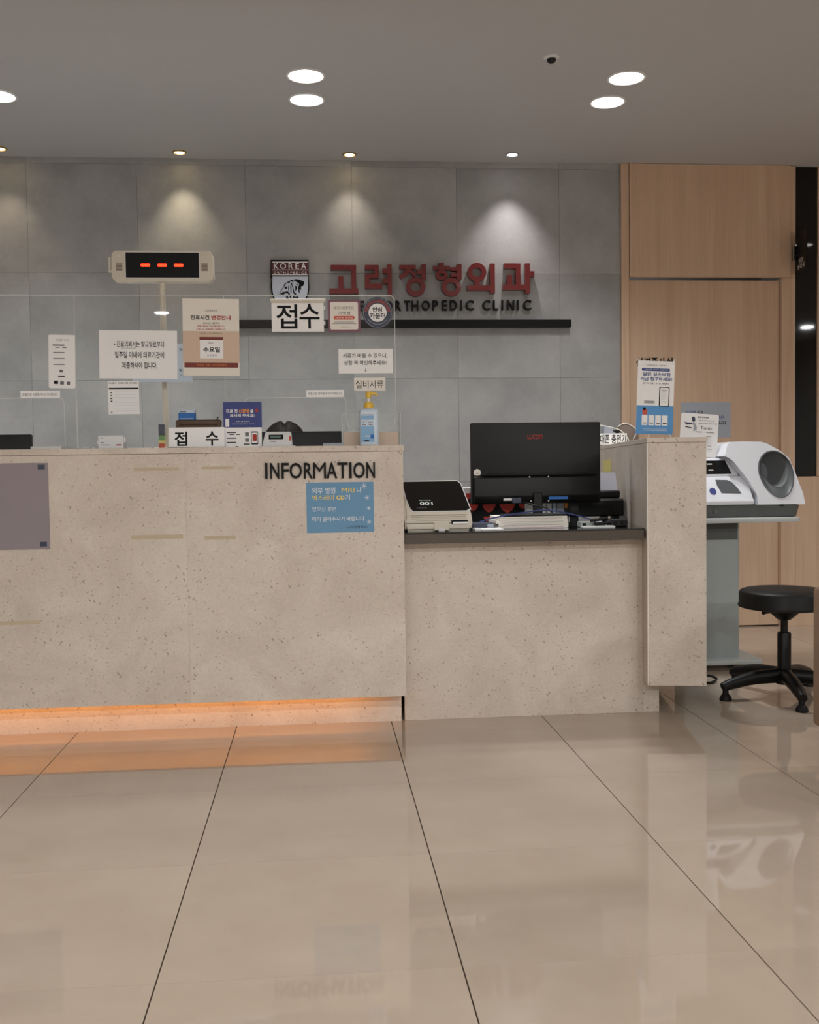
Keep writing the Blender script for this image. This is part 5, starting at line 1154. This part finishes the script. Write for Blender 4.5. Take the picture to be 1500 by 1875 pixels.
# console
zc0, zc1, zc2 = Zp(918, 1340), Zp(872, 1340, BYF+0.10), Zp(838, 1320, BYF+0.17)
obj('console', prism([(BYF+0.018, zb1+0.0005), (BYF+0.018, zc0), (BYF+0.03, zc0+0.012), (BYF+0.11, zc1), (BYF+0.30, zc1), (BYF+0.31, zb1+0.0005)], xl, xs-0.004, axis='X', bev=0.004), 'bp_white', t, 40)
dx1 = X(1350, 860, BYF+0.13)
dsp = obj('display_housing', prism([(BYF+0.112, zc1+0.0005), (BYF+0.17, zc2), (BYF+0.25, zc2), (BYF+0.27, zc1+0.0005)], xl+0.01, dx1, axis='X', bev=0.005), 'bp_white', t, 40)
def cslant(u0, u1, s0, s1, d, ya, za, yb, zb_, n, m_, par, rnd=None):
    L = Vector((0, yb-ya, zb_-za)); nr = Vector((0, -(zb_-za), yb-ya)).normalized()
    def P3(u, s, dd): return Vector((u, ya, za))+L*s+nr*dd
    pts = rnd or [(u0, s0), (u1, s0), (u1, s1), (u0, s1)]
    bm = bmesh.new(); a = [bm.verts.new(P3(u, s, d)) for u, s in pts]; b_ = [bm.verts.new(P3(u, s, -0.001)) for u, s in pts]
    bm.faces.new(a); bm.faces.new(list(reversed(b_))); k = len(pts)
    for i in range(k): bm.faces.new((a[i], b_[i], b_[(i+1) % k], a[(i+1) % k]))
    bmesh.ops.recalc_face_normals(bm, faces=bm.faces[:]); return obj(n, bm, m_, par)
xd = X(1337, 855, BYF+0.14)
sc_ = cslant(xl+0.03, xd, 0.10, 0.86, 0.0015, BYF+0.112, zc1+0.0005, BYF+0.17, zc2, 'screen', 'blackgloss', dsp, rnd=[(xl+0.03, 0.12), (xd, 0.12), (xd-0.018, 0.84), (xl+0.03, 0.84)])
for s in (0.3, 0.62): cslant(X(1296, 855, BYF+0.14), X(1305, 855, BYF+0.14), s, s+0.06, 0.002, BYF+0.112, zc1+0.0005, BYF+0.17, zc2, 'screen_text', 'ledwhite', sc_)
xp0, xp1 = X(1314, 888, BYF+0.07), X(1354, 888, BYF+0.07)
cslant(0, 0, 0, 0, 0.002, BYF+0.03, zc0+0.012, BYF+0.11, zc1, 'start_button', 'bp_dark', t, rnd=[(xp0+0.012, 0.25), (xp1, 0.22), (xp1-0.01, 0.45), (xp1-0.03, 0.72), (xp1-0.05, 0.82), (xp0, 0.84), (xp0, 0.6)])
cx = X(1305, 895, BYF+0.06)
cslant(0, 0, 0, 0, 0.002, BYF+0.03, zc0+0.012, BYF+0.11, zc1, 'stop_button', 'navy', t, rnd=[(cx+0.016*math.cos(2*math.pi*i/20), 0.33+0.15*math.sin(2*math.pi*i/20)) for i in range(20)])
# hump with tunnel
out = [(1386, 924), (1386, 905), (1375, 880), (1352, 845), (1344, 838), (1337, 835), (1345, 813), (1352, 808.5), (1375, 807.5), (1408, 808), (1418, 811), (1440, 824), (1455, 838), (1462, 862), (1471, 905), (1471.5, 923)]
egg_px = [(1424+33*math.cos(a)*(1.0-0.12*math.sin(a)*-1 if False else 1.0)*(1.0+0.0*math.sin(a)), 868-44*math.sin(a)) for a in [2*math.pi*i/40 for i in range(40)]]
def eggpt(a):
    # wider at the top, narrow at the bottom
    s = math.sin(a); wv = 32*(1.0+0.10*s); return (1427+wv*math.cos(a)+2.5*(-s if s < 0 else 0), 868-44*s)
egg_px = [eggpt(2*math.pi*i/40) for i in range(40)]
Yh = BYF-0.0
zref = Zp(924)
def hy(z): return Yh+0.012+max(0, (z-zref))*0.35      # front leans back
def hp(px, py, dy=0.0, sc=1.0):
    p = at(px, py, BYF+0.03); p.y = hy(p.z)+dy; return p
bm = bmesh.new()
O0 = [bm.verts.new(hp(*p)) for p in out]                     # front rim
cxm, czm = 1408, 868
O1 = [bm.verts.new(hp(cxm+(p[0]-cxm)*1.012, czm+(p[1]-czm)*1.005, 0.012)) for p in out]
O2 = [bm.verts.new(hp(cxm+(p[0]-cxm)*1.012, czm+(p[1]-czm)*1.005, 0.012)+Vector((0.0, 0.26-0.25*max(0, (hp(*p).z-zref)), 0))) for p in out]
E0 = [bm.verts.new(hp(*p)) for p in egg_px]
k = len(out)
for i in range(k):
    bm.faces.new((O0[i], O0[(i+1) % k], O1[(i+1) % k], O1[i])); bm.faces.new((O1[i], O1[(i+1) % k], O2[(i+1) % k], O2[i]))
bm.faces.new(O2)
edges = []
for ring in (O0, E0):
    for i in range(len(ring)):
        e = bm.edges.get((ring[i], ring[(i+1) % len(ring)])) or bm.edges.new((ring[i], ring[(i+1) % len(ring)])); edges.append(e)
bmesh.ops.triangle_fill(bm, edges=edges, use_beauty=True, use_dissolve=False)
bmesh.ops.recalc_face_normals(bm, faces=bm.faces[:])
obj('tunnel_housing', bm, 'bp_white', t, 50)
# dark rim and fabric tunnel
def egg(sc, dy, cxs=1427, czs=868, dx=0, dz=0): return [hp(cxs+dx+(p[0]-cxs)*sc, czs+dz+(p[1]-czs)*sc, dy) for p in egg_px]
def strip(rings, close=False):
    bm = bmesh.new(); rv = [[bm.verts.new(p) for p in r] for r in rings]
    for a, b_ in zip(rv, rv[1:]):
        for i in range(len(a)): bm.faces.new((a[i], a[(i+1) % len(a)], b_[(i+1) % len(a)], b_[i]))
    if close: bm.faces.new(rv[-1])
    bmesh.ops.recalc_face_normals(bm, faces=bm.faces[:])
    for f in bm.faces: pass
    return bm
obj('tunnel_rim', strip([egg(1.0, 0.001), egg(0.99, -0.004), egg(0.95, -0.005), egg(0.93, 0.001), egg(0.75, 0.012, dz=-9)]), 'bp_dark', t, 50)
obj('arm_cuff', strip([egg(0.76, 0.010, dz=-9), egg(0.73, 0.025, dz=-9), egg(0.66, 0.06, dx=-1, dz=-8), egg(0.58, 0.11, dx=-3, dz=-6), egg(0.45, 0.15, dx=-5, dz=-4)], True), 'greyfab', t, 60)
xq = X(1432, 926); obj('front_catch', B(xq-0.012, xq+0.012, BYF-0.0015, BYF+0.01, zb1-0.008, zb1-0.001), 'ink', t)
# instruction card
q = rect(1243, 757.5, 1312, 836, BYF+0.19)
q = (q[0], q[1], zc2+0.0072, q[3])
t2 = thing('instruction_card', 'tilted white instruction card with a line drawing behind the monitor', 'card', ((q[0]+q[1])/2, BYF+0.19, q[2]))
YI = BYF+0.19
obj('card', plate(q, YI, 0.002, 0.010), 'paper', t2)
obj('rear_strut', prism([(YI+0.0025, q[2]), (YI+0.03, q[2]), (YI+0.004, q[2]+0.06), (YI+0.0025, q[2]+0.06)], (q[0]+q[1])/2-0.02, (q[0]+q[1])/2+0.02, axis='X'), 'paper', t2)
for body, fr, bd in (('혈압 측정 방법', (0.44, 0.72, 0.06, 0.10), 0.02), ('1. 편안히 앉아 안정합니다', (0.44, 0.88, 0.14, 0.17), 0.0), ('2. 팔을 깊숙이 넣어 주세요', (0.44, 0.96, 0.205, 0.235), 0.0), ('Tonn', (0.52, 0.82, 0.29, 0.36), 0.0)):
    T(t2, 'printed_text', body, shift(q, *fr), YI-0.0006, 'ink', 0, bd)
for fr in ((0.42, 0.58, 0.42, 0.43), (0.68, 0.88, 0.42, 0.43), (0.70, 0.82, 0.52, 0.528), (0.72, 0.85, 0.59, 0.598), (0.73, 0.84, 0.665, 0.673), (0.74, 0.84, 0.735, 0.743), (0.74, 0.86, 0.81, 0.818)):
    obj('printed_bar', plate(shift(q, *fr), YI-0.0006, 0.0004), 'ink', t2)
w_, h_ = q[1]-q[0], q[3]-q[2]
dp = lambda *pts: [(q[0]+w_*a, q[3]-h_*b_) for a, b_ in pts]
obj('drawn_head', prism(dp((0.30, 0.07), (0.36, 0.09), (0.375, 0.16), (0.34, 0.21), (0.29, 0.17), (0.28, 0.11)), YI-0.0007, YI-0.0002), 'slate', t2)
obj('drawn_body', prism(dp((0.30, 0.21), (0.37, 0.22), (0.43, 0.33), (0.42, 0.40), (0.33, 0.40), (0.35, 0.30)), YI-0.0007, YI-0.0002), 'greyblue', t2)
obj('drawn_arm', prism(dp((0.08, 0.20), (0.14, 0.22), (0.30, 0.22), (0.31, 0.25), (0.14, 0.27)), YI-0.0007, YI-0.0002), 'slate', t2)
obj('drawn_table', prism(dp((0.12, 0.31), (0.30, 0.33), (0.30, 0.345), (0.12, 0.33)), YI-0.0007, YI-0.0002), 'ink', t2)
t2.rotation_euler = (0, R(4.0), 0)

# ------------------------------------------------------------------ stool
SX, SYY = 1.955, 4.165
t = thing('wheelless_stool', 'round black swivel stool on a five-arm base with glides', 'stool', (SX, SYY, 0))
zt = at(1434, 1078, SYY).z-0.004; zb = zt-0.075; sr = 0.187
obj('seat', lathe([(sr-0.012, zb), (sr, zb+0.004), (sr+0.001, zb+0.012), (sr-0.003, zb+0.020), (sr-0.003, zt-0.014), (sr-0.008, zt-0.005), (sr-0.022, zt+0.001), (sr*0.55, zt+0.004), (0.002, zt+0.005)], SX, SYY, 48), 'leather', t, 40)
obj('seat_plate', lathe([(0.14, zb-0.006), (0.145, zb-0.001)], SX, SYY, 32), 'blackmetal', t)
obj('mechanism', lathe([(0.026, zb-0.052), (0.034, zb-0.046), (0.062, zb-0.02), (0.066, zb-0.007)], SX, SYY, 24), 'blackmetal', t, 40)
obj('height_lever', tube([(SX-0.03, SYY-0.02, zb-0.016), (SX-0.09, SYY-0.04, zb-0.013), (SX-0.115, SYY-0.05, zb-0.013)], [0.005, 0.006, 0.009], 10), 'blackmetal', t, 50)
zj = at(1434, 1157, SYY).z; zhub = at(1434, 1232, SYY).z
obj('gas_lift', tube([(SX, SYY, zj-0.01), (SX, SYY, zb-0.045)], 0.0145, 18, False), 'blackmetal', t, 40)
obj('outer_tube', lathe([(0.028, 0.06), (0.028, zj-0.006), (0.024, zj), (0.015, zj)], SX, SYY, 24), 'blackmetal', t, 40)
obj('hub', lathe([(0.030, 0.055), (0.046, 0.062), (0.046, 0.105), (0.036, 0.118), (0.028, 0.12)], SX, SYY, 24), 'blackmetal', t, 40)
for k in range(5):
    a = R(187+72*k); d = Vector((math.cos(a), math.sin(a), 0))
    c0 = Vector((SX, SYY, 0))
    arm = obj('base_arm', tube([c0+d*0.03+Vector((0, 0, 0.092)), c0+d*0.14+Vector((0, 0, 0.088)), c0+d*0.235+Vector((0, 0, 0.070)), c0+d*0.285+Vector((0, 0, 0.056))], [0.032, 0.029, 0.024, 0.019], 14), 'blackmetal', t, 50)
    f = c0+d*0.272
    obj('glide', lathe([(0.024, 0.0005), (0.026, 0.006), (0.019, 0.022), (0.013, 0.027), (0.011, 0.05)], f.x, f.y, 18), 'black', arm, 40)

# ------------------------------------------------------------------ brown lounge chair at the right edge
x0 = at(1487, 1200, 3.12).x; zt = at(1487, 1074, 3.12).z; z0 = at(1487, 1326, 3.12).z; y1 = 3.12; y0 = 2.46
t = thing('lounge_chair', 'brown leather lounge chair cut by the right photo edge', 'armchair', (x0+0.36, (y0+y1)/2, 0))
obj('arm_panel', B(x0, x0+0.10, y0, y1, z0, zt, bev=0.014, seg=3), 'brownleather', t, 40)
obj('arm_panel', B(x0+0.64, x0+0.74, y0, y1, z0, zt, bev=0.014, seg=3), 'brownleather', t, 40)
obj('seat_base', B(x0+0.101, x0+0.639, y0+0.01, y1-0.02, z0+0.02, z0+0.14, bev=0.01), 'brownleather', t, 40)
obj('seat_cushion', B(x0+0.102, x0+0.638, y0+0.0, y1-0.14, z0+0.141, z0+0.27, bev=0.025, seg=3), 'brownleather', t, 40)
obj('backrest', B(x0+0.101, x0+0.639, y1-0.135, y1-0.005, z0+0.141, zt+0.14, bev=0.025, seg=3), 'brownleather', t, 40)
for a in (x0+0.035, x0+0.70):
    for b_ in (y1-0.05, y0+0.05):
        lg_ = obj('leg', B(a-0.012, a+0.012, b_-0.012, b_+0.012, 0.03, z0+0.005), 'chrome', t)
        obj('glide', lathe([(0.016, 0.0005), (0.018, 0.012), (0.010, 0.03)], a, b_, 14), 'black', lg_)

# ------------------------------------------------------------------ seated receptionist, only the crown of the head shows
HX, HY = at(521, 790, 4.98).x, 4.98
HT = at(521, 769.5, 4.98).z
ch = thing('office_chair', 'grey office chair under the seated receptionist behind the counter', 'chair', (HX, 5.12, 0))
obj('seat', B(HX-0.23, HX+0.23, 4.98, 5.38, 0.40, 0.46, bev=0.02, seg=3), 'slate', ch, 40)
obj('backrest', B(HX-0.21, HX+0.21, 5.40, 5.45, 0.52, 0.95, bev=0.02, seg=3), 'slate', ch, 40)
obj('back_bar', B(HX-0.03, HX+0.03, 5.40, 5.43, 0.42, 0.60), 'blackmetal', ch)
obj('column', tube([(HX, 5.18, 0.08), (HX, 5.18, 0.40)], 0.025, 16, False), 'blackmetal', ch)
for k in range(5):
    a = R(20+72*k); e = Vector((HX+0.26*math.cos(a), 5.18+0.26*math.sin(a), 0.055))
    arm = obj('base_arm', tube([(HX, 5.18, 0.085), e], [0.022, 0.015], 10, False), 'blackmetal', ch)
    obj('caster', lathe([(0.018, 0.0005), (0.024, 0.02), (0.018, 0.045)], e.x, e.y, 14), 'black', arm)
V_ = [((HX, 5.24, 0.53), .135), ((HX, 5.22, 0.66), .125), ((HX, 5.18, 0.82), .14), ((HX, 5.15, 0.93), .11), ((HX, 5.11, 0.99), .05), ((HX, 5.05, 1.05), .062), ((HX, 5.0, HT-0.115), .088), ((HX, 4.98, HT-0.075), .085)]
E_ = [(i, i+1) for i in range(7)]
def limb(start, pts):
    prev = start
    for p, r in pts: V_.append((p, r)); E_.append((prev, len(V_)-1)); prev = len(V_)-1
    return prev
for s in (-1, 1):
    limb(0, [((HX+s*0.10, 5.16, 0.55), .085), ((HX+s*0.12, 4.86, 0.56), .065), ((HX+s*0.12, 4.80, 0.50), .055), ((HX+s*0.12, 4.82, 0.12), .04), ((HX+s*0.12, 4.79, 0.05), .036), ((HX+s*0.12, 4.68, 0.035), .03)])
    wv = limb(3, [((HX+s*0.17, 5.14, 0.91), .06), ((HX+s*0.23, 5.08, 0.76), .046), ((HX+s*0.21, 4.90, 0.775), .036), ((HX+s*0.14, 4.80, 0.765), .025), ((HX+s*0.13, 4.76, 0.76), .026)])
    for q_, ln in ((-0.022, 0.055), (-0.008, 0.062), (0.006, 0.058), (0.020, 0.048)):
        limb(wv, [((HX+s*0.13+q_, 4.735, 0.757), .0095), ((HX+s*0.13+q_*1.1, 4.735-ln*0.6, 0.753), .0085), ((HX+s*0.13+q_*1.1, 4.735-ln, 0.744), .0075)])
    limb(wv, [((HX+s*0.13-s*0.030, 4.755, 0.755), .010), ((HX+s*0.13-s*0.042, 4.73, 0.750), .009)])
me = bpy.data.meshes.new('body'); me.from_pydata([v[0] for v in V_], E_, [])
ob = bpy.data.objects.new('body_src', me); COL.objects.link(ob)
sk = ob.modifiers.new('skin', 'SKIN'); sk.use_smooth_shade = True
for v, (p, r) in zip(me.skin_vertices[0].data, V_): v.radius = (r, r)
me.skin_vertices[0].data[0].use_root = True
ob.modifiers.new('sub', 'SUBSURF').levels = 2
dg = bpy.context.evaluated_depsgraph_get(); dg.update()
bme = bpy.data.meshes.new_from_object(ob.evaluated_get(dg)); bpy.data.objects.remove(ob)
bm = bmesh.new(); bm.from_mesh(bme)
for f in bm.faces:
    c = f.calc_center_median(); f.smooth = True
    f.material_index = 0 if (c.z > 1.0 or (c.y < 4.86 and c.z > 0.70)) else 1
pr = thing('person', 'receptionist with parted dark brown hair seated behind the counter monitor', 'person', (HX, 5.12, 0))
obj('body', bm, ['skin', 'uniform'], pr)
# face bits on a head bent toward the desk
fc = Vector((HX, 4.90, HT-0.11))
for s in (-1, 1):
    bm = bmesh.new(); bmesh.ops.create_uvsphere(bm, u_segments=12, v_segments=8, radius=0.010, matrix=Matrix.Translation((HX+s*0.03, 4.905, HT-0.105))); obj('eye', bm, 'ink', pr, 60)
    bm = bmesh.new(); bmesh.ops.create_uvsphere(bm, u_segments=12, v_segments=8, radius=1, matrix=Matrix.Translation((HX+s*0.088, 5.0, HT-0.115)) @ Matrix.Diagonal((0.010, 0.018, 0.028, 1))); obj('ear', bm, 'skin', pr, 60)
obj('nose', prism([(HX-0.012, HT-0.145), (HX+0.012, HT-0.145), (HX, HT-0.105)], 4.885, 4.93, bev=0.003), 'skin', pr, 60)
obj('mouth', B(HX-0.02, HX+0.02, 4.906, 4.92, HT-0.168, HT-0.162), 'redink', pr)
# hair: two lobes meeting at a parting
bm = bmesh.new()
nu, nv = 48, 20
rings = []
for j in range(nv+1):
    ph = R(88*(1-j/nv))*1.0
    el = R(-35+125*j/nv); ring = []
    for i in range(nu):
        th = 2*math.pi*i/nu
        cx_, sy_ = math.cos(th)*math.cos(el), math.sin(th)*math.cos(el); s_ = math.sin(el)
        groove = 0.014*math.exp(-(cx_/0.09)**2)*(1 if sy_ < 0.35 else 0.2)*max(0, s_+0.2)
        r_ = 1+0.012*math.sin(th*23+j*0.6)
        ring.append(bm.verts.new((HX+0.104*cx_*r_, 5.0+0.112*sy_*r_+(0.02 if s_ < 0 else 0), HT-0.112+0.112*s_-groove)))
    rings.append(ring)
for a, b_ in zip(rings, rings[1:]):
    for i in range(nu): bm.faces.new((a[i], a[(i+1) % nu], b_[(i+1) % nu], b_[i]))
bmesh.ops.remove_doubles(bm, verts=bm.verts[:], dist=1e-4); bmesh.ops.recalc_face_normals(bm, faces=bm.faces[:])
obj('hair', bm, 'hair', pr, 70)
